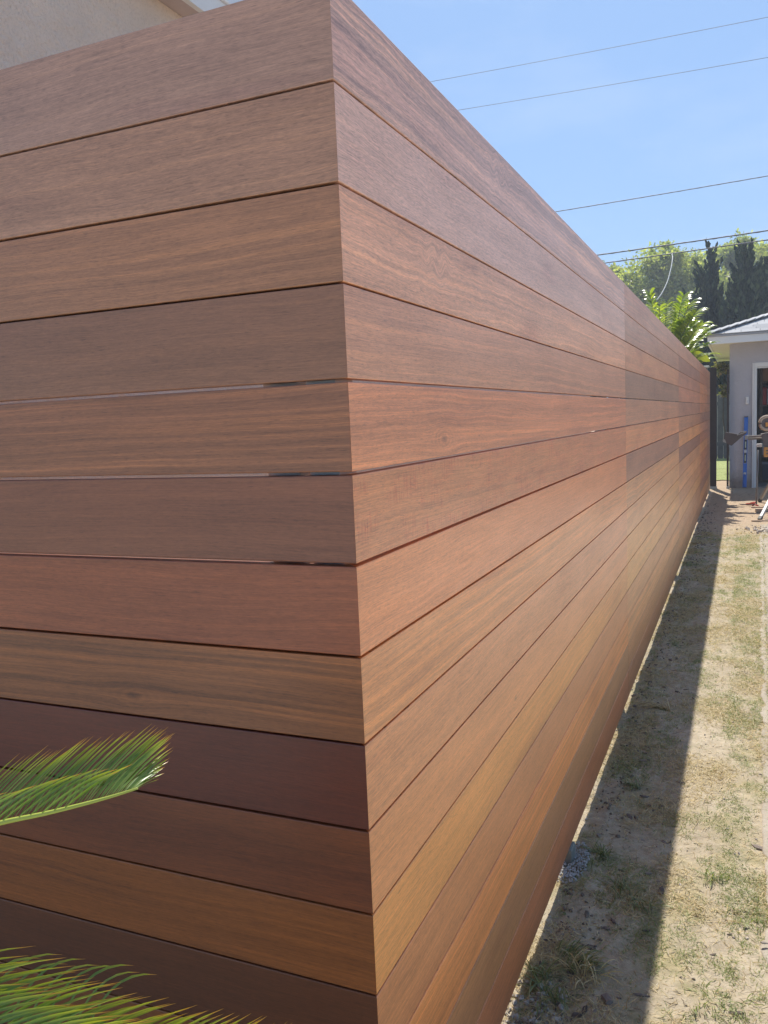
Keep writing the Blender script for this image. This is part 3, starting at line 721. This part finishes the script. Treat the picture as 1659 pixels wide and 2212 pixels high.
big_tree('tallest light green broadleaf tree, under the cables left of the dark junipers', -4.2, 48, 4.5,
         [(.75, 0, 9.3, 1.2, 1.2, 7), (-.3, 0, 7.8, 2.0, 1.9, 12), (2.0, .5, 7.9, 2.0, 1.9, 12), (-1.0, 0, 6.0, 2.0, 2.0, 9), (1.2, 0, 5.6, 2.6, 2.2, 14), (2.8, 0, 4.6, 2.0, 2.4, 8), (.4, 0, 3.0, 2.8, 1.8, 6)], LG)
big_tree('lower yellow-green broadleaf tree just over the fence top, leftmost of the trees', -7.6, 52, 4,
         [(.3, 0, 9.2, 1.6, 1.2, 8), (-1.4, 0, 8.6, 1.8, 1.5, 6), (1.2, 0, 7.6, 1.6, 1.6, 8), (.4, 0, 5.4, 2.4, 2.2, 8)], LG2)
big_tree('light green broadleaf tree showing between and behind the two nearest junipers', 0.0, 54, 4,
         [(-1.8, 0, 9.2, 1.4, 1.3, 8), (0.2, 0, 10.2, 1.7, 1.4, 9), (-.8, 0, 7.2, 2.4, 2.0, 12), (1.5, 0, 8.3, 1.6, 1.6, 9), (.4, 0, 4.8, 2.8, 2.4, 10)], LG)
big_tree('light green broadleaf tree rising above the garage at the right edge', 4.2, 52, 4,
         [(-1.8, 0, 8.8, 1.5, 1.5, 8), (0, 0, 9.7, 2.0, 1.6, 9), (1.8, 0, 8.6, 1.8, 1.7, 8), (-.8, 0, 6.6, 2.6, 2.2, 12), (.4, 0, 4.0, 3.0, 2.4, 8)], LG2)
JM = leaf_mat('dark_juniper', [(0, (.016, .028, .024)), (.6, (.034, .056, .042)), (1, (.08, .11, .06))], .12, .7)
def juniper(lab, X, Y, spires, leaf=.17):
    e = empty('juniper_tree', (X, Y, 0), label=lab, cat='tree')
    Pp, Dd = [], []
    for (dx, dy, zb, zt, r, ln_) in spires:
        H = zt - zb; n = int(900*r*H) + 250
        t_ = rng.random(n)**.85; prof = np.clip(np.sin(np.pi*np.clip(t_*.80+.20, 0, 1))**.75, 0, 1)
        prof = prof * (1-t_*.25) + .04*(t_ < .97)
        th = rng.random(n)*2*np.pi; lump = 1 + .5*np.sin(th*2 + t_*7 + dx*7) * np.sin(t_*13+dx*3) + .25*np.sin(th*5+t_*31) 
        rr_ = r*prof*lump*(.72+.30*rng.random(n))
        tw = ln_*t_**1.5 + .05*np.sin(t_*11+dx*5)
        p_ = np.stack([dx + tw + rr_*np.cos(th), dy + rr_*np.sin(th), zb + H*t_], 1)
        d_ = np.stack([np.cos(th)*.55, np.sin(th)*.55, 1.0 + 0*th], 1) + rng.normal(size=(n, 3))*.28
        Pp.append(p_); Dd.append(d_)
        # pointed side sprays that break up the outline
        for q in range(int(16*H*min(1, r/.25))):
            t1 = rng.random()*.92; a = rng.random()*6.283; r1 = r*(np.clip(np.sin(np.pi*(t1*.8+.2)), 0, 1)**.75)*(1-t1*.25)*.9
            c_ = np.array([dx + ln_*t1**1.5 + r1*np.cos(a), dy + r1*np.sin(a), zb+H*t1]); dr = np.array([np.cos(a)*.38, np.sin(a)*.38, 1.0]); L_ = .25+.4*rng.random()
            m_ = 26; tt = rng.random(m_); Pp.append(c_ + dr*(L_*tt)[:, None] + rng.normal(size=(m_, 3))*(.055*(1-tt*.9))[:, None]); Dd.append(dr + rng.normal(size=(m_, 3))*.2)
    Pp = np.concatenate(Pp); Dd = np.concatenate(Dd)
    v, f = leaf_cloud(Pp, leaf*(.5+rng.random(len(Pp))), Dd, .5)
    link('crown', fast_mesh('crown', v, f, False), JM, e)
    b = MB()
    for (dx, dy, zb, zt, r, ln_) in spires: b.tube([(0, 0, 0), (dx*.6, dy*.6, zb*.6+.2), (dx, dy, zb+.3), (dx+ln_*.3, dy, zb+(zt-zb)*.6)], [.16, .10, .06, .02], 7)
    b.build('trunk', BARK, e)
def spx(u, Y): return at(u, 700, y=Y).x
def szv(v, Y, u=1580): return at(u, v, y=Y).z
def sp(base, Y, lst):
    out = []
    for (u, vt, vb, r, ln_) in lst: out.append((spx(u, Y)-base, rng.uniform(-.4, .4), szv(vb, Y, u), szv(vt, Y, u), r, ln_))
    return out
JY = 27.0
X1 = spx(1534, JY)
juniper('dark green juniper with one tall spire, directly right of the big light tree', X1, JY, sp(X1, JY,
    [(1530, 546, 760, .22, .12), (1519, 585, 740, .15, -.02), (1543, 640, 780, .18, .10), (1494, 640, 780, .16, -.10), (1508, 655, 790, .22, -.05), (1530, 690, 870, .45, 0), (1508, 730, 890, .42, 0), (1550, 720, 890, .42, 0), (1484, 710, 850, .2, -.05), (1536, 600, 800, .24, .05)]))
X2 = spx(1600, JY-1)
juniper('dark green juniper with forked double top above the garage roof corner', X2, JY-1, sp(X2, JY-1,
    [(1603, 544, 680, .20, .05), (1616, 550, 680, .16, .06), (1586, 620, 760, .18, .10), (1602, 610, 800, .26, .04), (1574, 670, 820, .22, -.03), (1600, 690, 890, .5, 0), (1574, 730, 890, .42, 0), (1618, 650, 820, .24, .08)]))
X3 = spx(1652, JY+1)
juniper('dark green juniper leaning over the garage at the right edge', X3, JY+1, sp(X3, JY+1,
    [(1646, 562, 700, .18, .14), (1634, 625, 760, .22, .08), (1668, 590, 730, .2, .1), (1655, 660, 880, .45, 0), (1630, 700, 890, .42, 0), (1690, 630, 880, .5, 0)]))
# dark hedge mass low behind, stuff
p_, d_ = [], []
for i in range(26):
    X_ = -4.8 + i*.36
    a_, b_ = crown_points(X_, 30 + rng.normal()*.3, 1.2, .55, .5, 1.5+.3*rng.random(), 5, 170, .45, .2); p_.append(a_); d_.append(b_)
p_ = np.concatenate(p_); d_ = np.concatenate(d_)
v, f = leaf_cloud(p_, .16*(.6+.8*rng.random(len(p_))), d_, .6)
link('hedge', fast_mesh('hedge', v, f, False), leaf_mat('hedge_leaves', [(0, (.02, .035, .02)), (1, (.05, .07, .03))], .2, .6), None,
     label='dark hedge filling the space under the junipers behind the garage', cat='hedge')
# small flowering bush by the garage corner
bu = empty('small_bush', (.30, 18.2, 0), label='small pinkish green bush seen between the posts beside the garage', cat='bush')
bp = at(1562, 800, y=18.2)
a_, b_ = crown_points(bp.x-.30, 0, bp.z-.05, .22, .22, .22, 8, 60, .45, .3); a2_, b2_ = crown_points(bp.x-.26, 0, bp.z-.42, .16, .16, .25, 6, 60, .45, .3)
v, f = leaf_cloud(np.concatenate([a_, a2_]), .07*(.6+.8*rng.random(len(a_)+len(a2_))), np.concatenate([b_, b2_]), .5)
link('foliage', fast_mesh('foliage', v, f, False), leaf_mat('pinkish_leaves', [(0, (.08, .11, .04)), (.6, (.22, .20, .10)), (1, (.38, .26, .20))], .3, .5), bu)
MB().tube([(0, 0, 0), (bp.x-.30, 0, bp.z*.5), (bp.x-.28, 0, bp.z)], [.02, .015, .005], 6).build('stem', BARK, bu)

# ------------------------------------------------------------------ glossy palm-like plant behind the fence
def leaflet_geo(base, ctrl, tip, width, up, n=6, fold=.25):
    """a long narrow blade along a curve, folded on its midrib; returns verts, faces, tipness"""
    vs_, fs, tn = [], [], []
    base, ctrl, tip, up = map(Vector, (base, ctrl, tip, up))
    for i in range(n+1):
        t_ = i/n; p_ = base*(1-t_)**2 + ctrl*2*t_*(1-t_) + tip*t_**2
        tg = ((ctrl-base)*(1-t_) + (tip-ctrl)*t_).normalized(); sd = tg.cross(up).normalized(); nn = sd.cross(tg).normalized()
        wd = width*.5*min(1, .25+t_*4)*(1 if t_ < .75 else max(.04, (1-t_)/.25))
        vs_ += [p_ - sd*wd + nn*wd*fold, p_, p_ + sd*wd + nn*wd*fold]; tn += [t_]*3
    for i in range(n):
        a = i*3; fs += [(a, a+1, a+4, a+3), (a+1, a+2, a+5, a+4)]
    return vs_, fs, tn
def blade_mesh(name, items):
    V_, F_, T_ = [], [], []
    for (vs_, fs, tn) in items:
        o_ = len(V_); V_ += vs_; F_ += [tuple(i+o_ for i in q) for q in fs]; T_ += tn
    me = pydata(name, V_, F_, True); a = me.attributes.new('tipness', 'FLOAT', 'POINT'); a.data.foreach_set('value', T_)
    return me
PLM = leaf_mat('glossy_palm_leaves', [(0, (.12, .18, .03)), (.5, (.26, .31, .05)), (1, (.42, .44, .08))], .45, .25, spec=.8)
PX, PY = -.60, 12.0
palm = empty('palm_plant', (PX, PY, 0), label='glossy bright green palm-like plant leaning over the far end of the fence', cat='plant')
rp = random.Random(11)
tipsP = [(1404, 637), (1425, 665), (1476, 640), (1490, 655), (1505, 672), (1518, 700), (1524, 722), (1529, 742), (1531, 765), (1515, 730), (1500, 700), (1460, 680), (1480, 690), (1440, 655), (1500, 720), (1528, 775), (1526, 710), (1512, 750), (1410, 650), (1470, 665)]
for i, (u, v) in enumerate(tipsP):
    tp = at(u, v, y=PY + rp.uniform(-1.0, .8)) - Vector((PX, PY, 0))
    root = Vector((rp.uniform(-.05, .05), rp.uniform(-.05, .05), 1.45)); 
    ctrl = root.lerp(tp, .5) + Vector((0, 0, .35))
    items = []; pts = []
    for k in range(14):
        t_ = k/13; pts.append(root*(1-t_)**2 + ctrl*2*t_*(1-t_) + tp*t_**2)
    rach = MB().tube(pts, [.012*(1-.7*k/13) for k in range(14)], 5).build('frond', simple('frond_stem', (.12, .16, .04), .5) if i == 0 else rach.data.materials[0], palm)
    for k in range(5, 30):
        t_ = .22 + .78*(k-5)/24; p_ = root*(1-t_)**2 + ctrl*2*t_*(1-t_) + tp*t_**2
        tg = ((ctrl-root)*(1-t_) + (tp-ctrl)*t_).normalized(); sd = tg.cross(Vector((0, 0, 1))).normalized()
        for sgn in (-1, 1):
            L = .26*(1-.55*abs(t_-.5))*rp.uniform(.8, 1.15); dr = (sd*sgn*.8 + tg*.75 + Vector((0, 0, .35))).normalized()
            items.append(leaflet_geo(p_, p_+dr*L*.55, p_+dr*L+Vector((0, 0, -.10*L/.25)), .040, Vector((rp.uniform(-.5, .5), rp.uniform(-.6, .2), 1)), 4, .18))
    link('leaflets', blade_mesh('leaflets', items), PLM, rach)
yl = at(1518, 773, y=12.0) - Vector((PX, PY, 0))
link('yellow_leaf', blade_mesh('yellow_leaf', [leaflet_geo(yl+Vector((-.12, 0, .10)), yl, yl+Vector((.10, 0, -.06)), .11, Vector((.1, -1, .5)), 6, .1)]),
     leaf_mat('yellow_leaf', [(0, (.45, .48, .02)), (1, (.5, .5, .03))], .4, .35), palm)
MB().tube([(0, 0, 0), (.03, .02, .8), (0, 0, 1.5)], [.06, .05, .04], 9).build('trunk', BARK, palm)

# ------------------------------------------------------------------ sago palm in the lower left
SG = leaf_mat('cycad_leaflet', [(0, (.055, .12, .035)), (.5, (.11, .18, .04)), (1, (.20, .26, .045))], .42, .33, tip=((.42, .42, .03), (.55, .27, .04)), spec=.6)
RACH = simple('rachis', (.34, .38, .06), .45)
sg0 = at(-560, 2150, d=.66)
sago = empty('sago_palm', (sg0.x, sg0.y, 0), label='sago palm with stiff feathery green fronds reaching in from the lower left', cat='sago palm')
SO = Vector((sg0.x, sg0.y, 0))
MB().tube([(0, 0, -.02), (.01, 0, sg0.z*.5), (0, 0, sg0.z-.02)], [.13, .12, .10], 14).build('trunk', simple('cycad_trunk', (.09, .065, .045), .95, 0, .5, 30, .02), sago)
rsg = random.Random(2)
def frond(ctrl_px, depth, rows, lab=None):
    """ctrl_px: rachis control pixels; rows: (t0,t1,count,du,dv,bend_u,bend_v,dd,width)"""
    pts = []
    P3 = [at(u, v, d=d_) for (u, v), d_ in zip(ctrl_px, depth)]
    def C(t_):
        n = len(P3)-1; s_ = min(n-1e-6, t_*n); i = int(s_); f_ = s_-i
        p0, p1, p2_, p3 = P3[max(i-1, 0)], P3[i], P3[i+1], P3[min(i+2, n)]
        return .5*((2*p1)+(p2_-p0)*f_+(2*p0-5*p1+4*p2_-p3)*f_*f_+(3*p1-p0-3*p2_+p3)*f_**3)
    path_ = [C(i/30)-SO for i in range(31)]
    fr_ = MB().tube(path_, [.0019*(1-.85*i/30)+.0003 for i in range(31)], 7).build('frond', RACH, sago)
    for (t0, t1, n, f0, f1, dd, wd, ex_) in rows:
        for k in range(n):
            t_ = t0+(t1-t0)*(k+rsg.uniform(-.15, .15))/max(1, n-1); t_ = min(1, max(0, t_)); b_ = C(t_)
            q = (k/max(1, n-1))**ex_
            du, dv, cu, cv = [a*(1-q)+c*q for a, c in zip(f0, f1)]
            j = rsg.uniform(.93, 1.07); du, dv = du*j+rsg.uniform(-5, 5), dv*j+rsg.uniform(-5, 5)
            rel_ = Vector(ROW @ (np.array(b_)-CAM)); px = FPX/rel_.z
            bu, bv = 829.5 + FPX*rel_.x/rel_.z, 1106 - FPX*rel_.y/rel_.z
            def off(a, c_, e): return at(bu+a, bv+c_, d=rel_.z+e)
            base_, ct_, tp_ = b_-SO, off(cu*j, cv*j, dd*.6)-SO, off(du, dv, dd+rsg.uniform(-.006, .006))-SO
            me = blade_mesh('leaflet', [leaflet_geo(base_, ct_, tp_, wd*rsg.uniform(.85, 1.1)*min(1, .25+(tp_-base_).length/.03), Vector((.2, -.9, .5)) + Vector((rsg.uniform(-.5, .5), 0, rsg.uniform(-.3, .3))), 7, .3)])
            link('leaflet', me, SG, fr_)
# upper frond
frond([(-560, 2110), (-330, 1890), (-120, 1812), (0, 1778), (95, 1758), (185, 1736), (250, 1718), (297, 1703)], [.66, .54, .49, .475, .465, .46, .455, .45],
      [(.28, .995, 54, (162, -172, 62, -92), (46, -18, 22, -11), .026, .0012, 5),
       (.18, .64, 12, (200, -118, 110, -92), (150, -95, 75, -66), -.03, .0016, 2)])
# lower frond, nearest the camera, its rachis below the frame
frond([(-560, 2150), (-330, 2190), (-120, 2270), (60, 2330), (230, 2370), (380, 2400), (500, 2430)], [.66, .53, .47, .455, .455, .46, .46],
      [(.18, .98, 60, (340, -155, 120, -140), (130, -205, 35, -115), .02, .0017, 1.3),
       (.15, .98, 54, (330, -95, 120, -85), (170, -165, 70, -100), -.01, .0019, 1.3)])
# a hidden frond behind, whose thin leaflets arch above the lower one
frond([(-560, 2150), (-380, 2160), (-200, 2200), (-40, 2215), (120, 2225), (260, 2235), (380, 2250)], [.66, .66, .66, .66, .66, .66, .66],
      [(.45, .74, 9, (185, -150, 70, -165), (150, -125, 50, -140), .02, .0021, 1)])

# ------------------------------------------------------------------ ground litter
def shade_x(y): return .27
def gnorm(): return rng.normal(size=3)
def blades(name, n, xr, yr, dens, Lr, wid, lean_, mat, ypow=1.8):
    X, Y = [], []
    while len(X) < n:
        y = yr[0] + (yr[1]-yr[0])*rng.random()**ypow; x = xr[0]+(xr[1]-xr[0])*rng.random()
        if rng.random() < dens(x, y): X.append(x); Y.append(y)
    X = np.array(X); Y = np.array(Y); Zz = np.array([gh(a, b_) for a, b_ in zip(X, Y)])
    Zz = np.where(X > .56 + .0165*np.maximum(0, Y-1.5), .018, Zz)
    L = (Lr[0] + (Lr[1]-Lr[0])*rng.random(n)) * (1 + .06*Y); th = rng.random(n)*2*np.pi
    el = np.radians(lean_[0] + (lean_[1]-lean_[0])*rng.random(n)); cv = np.radians(rng.uniform(-15, 70, n))
    W = wid*(.6+.8*rng.random(n))*(1+.10*Y)
    hx_, hy_ = np.cos(th), np.sin(th); sx_, sy__ = -hy_, hx_
    p0 = np.stack([X, Y, Zz-.001], 1)
    p1 = p0 + (L*.5)[:, None]*np.stack([hx_*np.cos(el), hy_*np.cos(el), np.sin(el)], 1)
    e2 = el - cv; th2 = th + rng.normal(size=n)*.5
    p2_ = p1 + (L*.5)[:, None]*np.stack([np.cos(th2)*np.cos(e2), np.sin(th2)*np.cos(e2), np.sin(e2)], 1)
    p2_[:, 2] = np.maximum(p2_[:, 2], Zz+.0015)
    s_ = np.stack([sx_, sy__, rng.normal(size=n)*.4], 1)*W[:, None]*.5
    v = np.stack([p0-s_, p0+s_, p1+s_*.9, p1-s_*.9, p2_], 1).reshape(-1, 3)
    b0 = np.arange(n)*5
    f = np.concatenate([np.stack([b0, b0+1, b0+2, b0+3], 1)]); f2 = np.stack([b0+3, b0+2, b0+4], 1)
    me = bpy.data.meshes.new(name); me.vertices.add(len(v)); me.vertices.foreach_set('co', v.astype(np.float32).ravel())
    li = np.concatenate([f.ravel(), f2.ravel()]); me.loops.add(len(li)); me.loops.foreach_set('vertex_index', li.astype(np.int32))
    me.polygons.add(2*n); me.polygons.foreach_set('loop_start', np.concatenate([np.arange(n)*4, 4*n+np.arange(n)*3]).astype(np.int32))
    me.update(calc_edges=True); me.validate()
    return link(name, me, mat, None, kind='stuff')
def patch(x, y, s, o=0.0): return fbm(x*s+o, y*s*.7+o, 3)
def d_green(x, y):
    if y > 8.4 + .4*patch(x, y, 3): return 0
    b_ = patch(x, y, 5, 3)*.8 + patch(x, y, 21, 8)*.7 + (.28 if x > .42 and x < .56+.0165*y else -.10) - (.5 if x > .57+.0165*max(0, y-1.5) else 0)
    if x < .27: b_ += .05
    return min(1, max(.015, b_+.05))
def d_dry(x, y):
    if y > 8.8 + .4*patch(x, y, 3): return .04
    b_ = patch(x, y, 4, 11)*1.2 + .22 - (.5 if x > .57+.0165*max(0, y-1.5) else 0)
    return min(1, max(.05, b_))
def d_all(x, y): return .6
GRN = leaf_mat('green_blades', [(0, (.12, .16, .045)), (.5, (.21, .25, .08)), (1, (.34, .34, .14))], .3, .5)
STR = leaf_mat('straw_blades', [(0, (.30, .22, .10)), (.5, (.48, .37, .19)), (1, (.62, .51, .30))], .2, .6)
THT = leaf_mat('dead_stems', [(0, (.12, .09, .06)), (.6, (.30, .24, .16)), (1, (.48, .42, .32))], .1, .7)
blades('green_grass', 50000, (.0, .80), (.5, 8.9), d_green, (.008, .021), .0011, (5, 55), GRN)['label'] = 'short thin green grass in patches beside the fence'
blades('dry_grass', 80000, (-.05, .85), (.5, 9.3), d_dry, (.012, .034), .0012, (0, 35), STR)['label'] = 'dry straw-coloured grass lying flat over the bare soil'
blades('plant_litter', 16000, (-.08, 1.2), (.5, 13.2), d_all, (.012, .040), .0017, (-2, 12), THT)['label'] = 'scattered dead stems and litter on the dirt'

def tuft(u, v, lab, n, L, spread, mat, wid=.0022, flat=.0, hd_=None):
    p_ = at(u, v, z=.0); z0_ = gh(p_.x, p_.y)
    items = []
    for i in range(n):
        a = rng.random()*2*math.pi if hd_ is None else hd_ + rng.normal()*.55
        r0_ = spread*math.sqrt(rng.random()); b_ = Vector((math.cos(a*3.1)*r0_*1.4, math.sin(a*2.3)*r0_, -.002))
        l_ = L*(.45+.8*rng.random()); el = math.radians(rng.uniform(12, 75)*(1-flat)); d = Vector((math.cos(a)*math.cos(el), math.sin(a)*math.cos(el), math.sin(el)))
        tp_ = b_ + d*l_; tp_.z = max(.003, tp_.z - l_*rng.uniform(.2, .6)); items.append(leaflet_geo(b_, b_+d*l_*.6+Vector((0, 0, .006)), tp_, wid, Vector((rng.normal()*.4, rng.normal()*.4, 1)), 4, .2))
    o = link('grass_tuft', blade_mesh('grass_tuft', items), mat, None, label=lab, cat='grass tuft', group='grass tufts in the strip by the fence')
    o.location = (p_.x, p_.y, z0_)
TG = leaf_mat('tuft_green', [(0, (.10, .13, .05)), (.5, (.17, .20, .07)), (1, (.36, .33, .18))], .3, .45)
tuft(1225, 2078, 'largest long green grass tuft, in the shade low beside the fence', 110, .085, .035, TG, hd_=.2)
tuft(1190, 2150, 'green and straw grass tuft in the bottom shade, nearest the camera', 80, .07, .035, TG)
tuft(1165, 2110, 'wispy grass tuft pressed against the fence foot near the bottom', 70, .07, .02, TG)
tuft(1368, 1698, 'small dense green tuft in the shade beside dark wood chips', 80, .05, .022, TG)
tuft(1298, 1848, 'upright grass tuft just above the crumbled white concrete', 80, .07, .022, TG)
tuft(1345, 1920, 'low green tuft right of the crumbled white concrete', 60, .055, .03, TG)
tuft(1378, 1960, 'thin mixed tuft in the middle of the shaded strip, below the concrete', 60, .06, .035, TG)
tuft(1437, 1532, 'pale straw tuft fallen over in the shade near the shadow edge', 110, .11, .03, STR, hd_=2.9, flat=.55)
tuft(1352, 1470, 'dark green tuft at the fence foot near the first board joint', 50, .05, .02, TG)
tuft(1425, 1325, 'far green tuft along the fence foot in the shade', 60, .06, .03, TG)
tuft(1262, 2110, 'brown and straw grass tuft with drooping blades in the lower shade', 90, .08, .04, STR)
tuft(1560, 2170, 'low bright green tuft in full sun at the bottom of the strip', 90, .028, .05, GRN)
tuft(1640, 1990, 'green tuft in the sun at the right edge of the picture', 80, .03, .045, GRN)
tuft(1540, 1900, 'small sunny green tuft in the middle of the bare sand', 50, .04, .022, GRN)

# wood chips: angular slabs
CH = NT('bark_chip'); oi = CH.n('ShaderNodeObjectInfo'); v = CH.coords(); nn = CH.noise(CH.scalev(v, (30, 200, 100)), 1, 4, .7)
CH.base(CH.mix(CH.mr(nn, .3, .7, 0, .6), CH.ramp(oi.outputs['Random'], [(0, (.09, .065, .055)), (.6, (.20, .155, .13)), (1, (.40, .34, .28))]), (.10, .075, .06))); CH.set(Roughness=.9)
CH.l(CH.bump(nn, .8, .003), CH.p.inputs['Normal'])
rc = random.Random(17)
def chip_mesh():
    n = rc.randint(5, 8); pts = []; ax = rc.uniform(.18, .5)
    for i in range(n):
        a = 2*math.pi*(i+rc.uniform(-.3, .3))/n; k_ = rc.uniform(.55, 1.1); pts.append((math.cos(a)*.5*k_, math.sin(a)*ax*.6*k_))
    h_ = rc.uniform(.08, .2)
    V_ = [(x, y, rc.uniform(-.02, .02)) for x, y in pts] + [(x*rc.uniform(.75, .98), y*rc.uniform(.7, .98), h_*rc.uniform(.6, 1.2)) for x, y in pts] + [(0, 0, h_*1.1)]
    return pydata('wood_chip', V_, [tuple(range(n))[::-1]] + [(n+i, n+(i+1) % n, 2*n) for i in range(n)] + [(i, (i+1) % n, n+(i+1) % n, n+i) for i in range(n)])
chips = [chip_mesh() for _ in range(16)]
def chip(u, v, L, rz, lab=None, pale=None, group='dark bark chips scattered over the strip', p_=None, tilt=.25):
    p_ = p_ or at(u, v, z=0.0)
    o = bpy.data.objects.new('wood_chip', rc.choice(chips)); COL.objects.link(o)
    if not o.data.materials: o.data.materials.append(CH.m)
    o.location = (p_.x, p_.y, gh(p_.x, p_.y)+L*.02 + (.018 if p_.x > path_edge(p_.y) else 0)); o.scale = (L, L, L*rc.uniform(.7, 1.1)); o.rotation_euler = (rc.uniform(-tilt, tilt), rc.uniform(-tilt, tilt), rz)
    tag(o, lab or 'small dark bark chip lying on the bare soil', 'wood chip', group); return o
big = [(1392, 1718, .035, .3, 'long dark bark chip beside the small dense green tuft'), (1590, 2190, .044, .1, 'broad pale brown chip lying in the sun near the bottom edge'),
       (1470, 1692, .045, -.5, 'large dark chip lying right on the shadow edge'), (1425, 1725, .026, 0, 'thin chip just right of the long dark bark chip'),
       (1285, 2098, .040, -1.0, 'dark slab chip standing out in the lower shade'), (1272, 2045, .040, -.1, 'flat grey chip above the lower shade tufts'),
       (1325, 1990, .034, -1.1, 'upright splinter-like chip in the middle of the lower shade'), (1400, 1885, .028, .4, 'pale flat chip just left of the shadow edge'),
       (1425, 1902, .026, 0, 'pale chip touching the shadow edge'), (1396, 2010, .022, .2, 'grey nugget chip near the shadow edge low in the picture'),
       (1540, 2060, .018, .5, 'tiny dark chip alone on the bare sunny sand'), (1385, 2150, .045, .2, 'thick dark chip at the bottom of the shade near the edge'),
       (1310, 2160, .055, -.8, 'big slanted bark slab at the very bottom of the shade'), (1640, 1830, .050, -.3, 'reddish chip in the sun at the right edge'),
       (1482, 1490+0, .03, .2, 'small chip in the sun right beside the shadow edge, mid picture'), (1430, 1900-160, .02, .9, 'short dark chip between the tuft and the shadow edge')]
for (u, v, L, rz, lab) in big: chip(u, v, L, rz, lab)
for i in range(190):
    y = .7 + 9*rc.random()**1.9
    x = rc.uniform(-.01, .27) if rc.random() < .82 else rc.uniform(.29, .85)
    L_ = rc.uniform(.012, .042) if x < .27 else rc.uniform(.01, .026)
    nr = 'nearest the camera' if y < 2 else 'in the middle distance' if y < 5 else 'towards the garage'
    if x < .27: sl, gp = ('larger dark bark chip' if L_ > .03 else 'small dark bark chip') + ' lying in the fence shadow ' + nr, 'bark chips in the fence shadow'
    else: sl, gp = 'small bark chip lying on the sunny ground ' + nr, 'bark chips on the sunny side'
    chip(0, 0, L_, rc.uniform(0, 6.3), sl, None, gp + ' ' + nr, Vector((x, y, 0)))
def stones(name, pts, sizes, mat, lab=None, **k):
    b = bmesh.new()
    for p_, s_ in zip(pts, sizes):
        g = bmesh.ops.create_icosphere(b, subdivisions=1, radius=1)['verts']
        M = Matrix.Translation(p_) @ Matrix.Rotation(rc.uniform(0, 6), 4, Vector((rc.random(), rc.random(), rc.random())).normalized()) @ Matrix.Diagonal((s_*rc.uniform(.7, 1.2), s_*rc.uniform(.7, 1.2), s_*rc.uniform(.5, .9), 1))
        bmesh.ops.transform(b, matrix=M, verts=g)
        for v in g: v.co += Vector((rc.gauss(0, s_*.13), rc.gauss(0, s_*.13), rc.gauss(0, s_*.13)))
    me = bpy.data.meshes.new(name); b.to_mesh(me); b.free()
    return link(name, me, mat, None, **k)
# crumbled white concrete round the foot of a post
cp = at(1243, 1868, z=.0); pts, sz = [], []
for i in range(900):
    a = rc.uniform(0, 6.28); r_0 = math.sqrt(rc.random()); x = cp.x - .015 + math.cos(a)*.052*r_0; y = cp.y + .02 + math.sin(a)*.125*r_0
    pts.append(Vector((x, y, gh(x, y) + .012*(1-r_0**2) + rc.uniform(0, .006)))); sz.append(rc.uniform(.0012, .0042))
stones('crushed_concrete', pts, sz, simple('white_concrete', (.42, .41, .39), .9, 0, .15, 60), label='crumbled white concrete heaped around a post foot by the fence', cat='concrete rubble', kind='stuff')
MB().box(-.045, .006, cp.y-.005, cp.y+.055, -.1, .045, .003).build('post_stub', GREY, None, label='stub of weathered wood post under the fence in the white rubble', cat='post')
pts, sz = [], []
for i in range(900):
    y = .7 + 10*rc.random()**1.8; x = rc.uniform(-.1, .9) if rc.random() < .5 else rc.uniform(-.06, .14)
    pts.append(Vector((x, y, gh(x, y)+.001 + (.018 if x > path_edge(y) else 0)))); sz.append(rc.uniform(.0015, .0045)*(1+.1*y))
stones('pebbles', pts, sz, simple('pale_pebble', (.36, .31, .25), .9, 0, .35, 40), kind='stuff', label='small pebbles and clods scattered on the soil')
pts, sz = [], []
for i in range(120):
    y = .60+.25*rc.random(); x = rc.uniform(-.03, .10) ; pts.append(Vector((x, y, gh(x, y)+.002))); sz.append(rc.uniform(.003, .009))
stones('gravel', pts, sz, simple('light_gravel', (.34, .30, .25), .9, 0, .3, 50), kind='stuff', label='pale gravel at the fence foot by the corner')
pts, sz = [], []
for i in range(1500):
    y = .7 + 11*rc.random()**1.7; x = abs(rc.gauss(0, .075)) + .012
    if fbm(x*14+5, y*7) < -.05 and rc.random() < .8: continue
    pts.append(Vector((x, y, gh(x, y)))); sz.append(rc.uniform(.002, .0085)*rc.random()**.5*(1+.08*y))
stones('soil_clods', pts, sz, simple('clod_soil', (.15, .12, .09), .95, 0, .4, 30), kind='stuff', label='dark crumbly soil clods turned up along the fence foot')
# pale chips heap by the saw stand
hp = at(1652, 1147, z=0); pts, sz = [], []
for i in range(60): pts.append(Vector((hp.x+rc.gauss(0, .10), hp.y+rc.gauss(0, .12), .006+rc.uniform(0, .015)))); sz.append(rc.uniform(.008, .02))
stones('broken_rubble', pts, sz, simple('chalky_rubble', (.5, .44, .37), .9, 0, .2, 30), kind='stuff', label='small pile of pale rubble on the dirt in front of the saw stand')

hz = MB().box(-75, 75, -75, 95, -1.2, 16).build('haze', None, None, kind='stuff', label='faint summer haze in the air')
hm = bpy.data.materials.new('haze'); hm.use_nodes = True; ht_ = hm.node_tree; ht_.nodes.clear()
ho = ht_.nodes.new('ShaderNodeOutputMaterial'); hv = ht_.nodes.new('ShaderNodeVolumePrincipled')
hv.inputs['Color'].default_value = (.80, .88, 1, 1); hv.inputs['Density'].default_value = .0023; hv.inputs['Anisotropy'].default_value = .35
ht_.links.new(hv.outputs[0], ho.inputs['Volume']); hz.data.materials.append(hm)
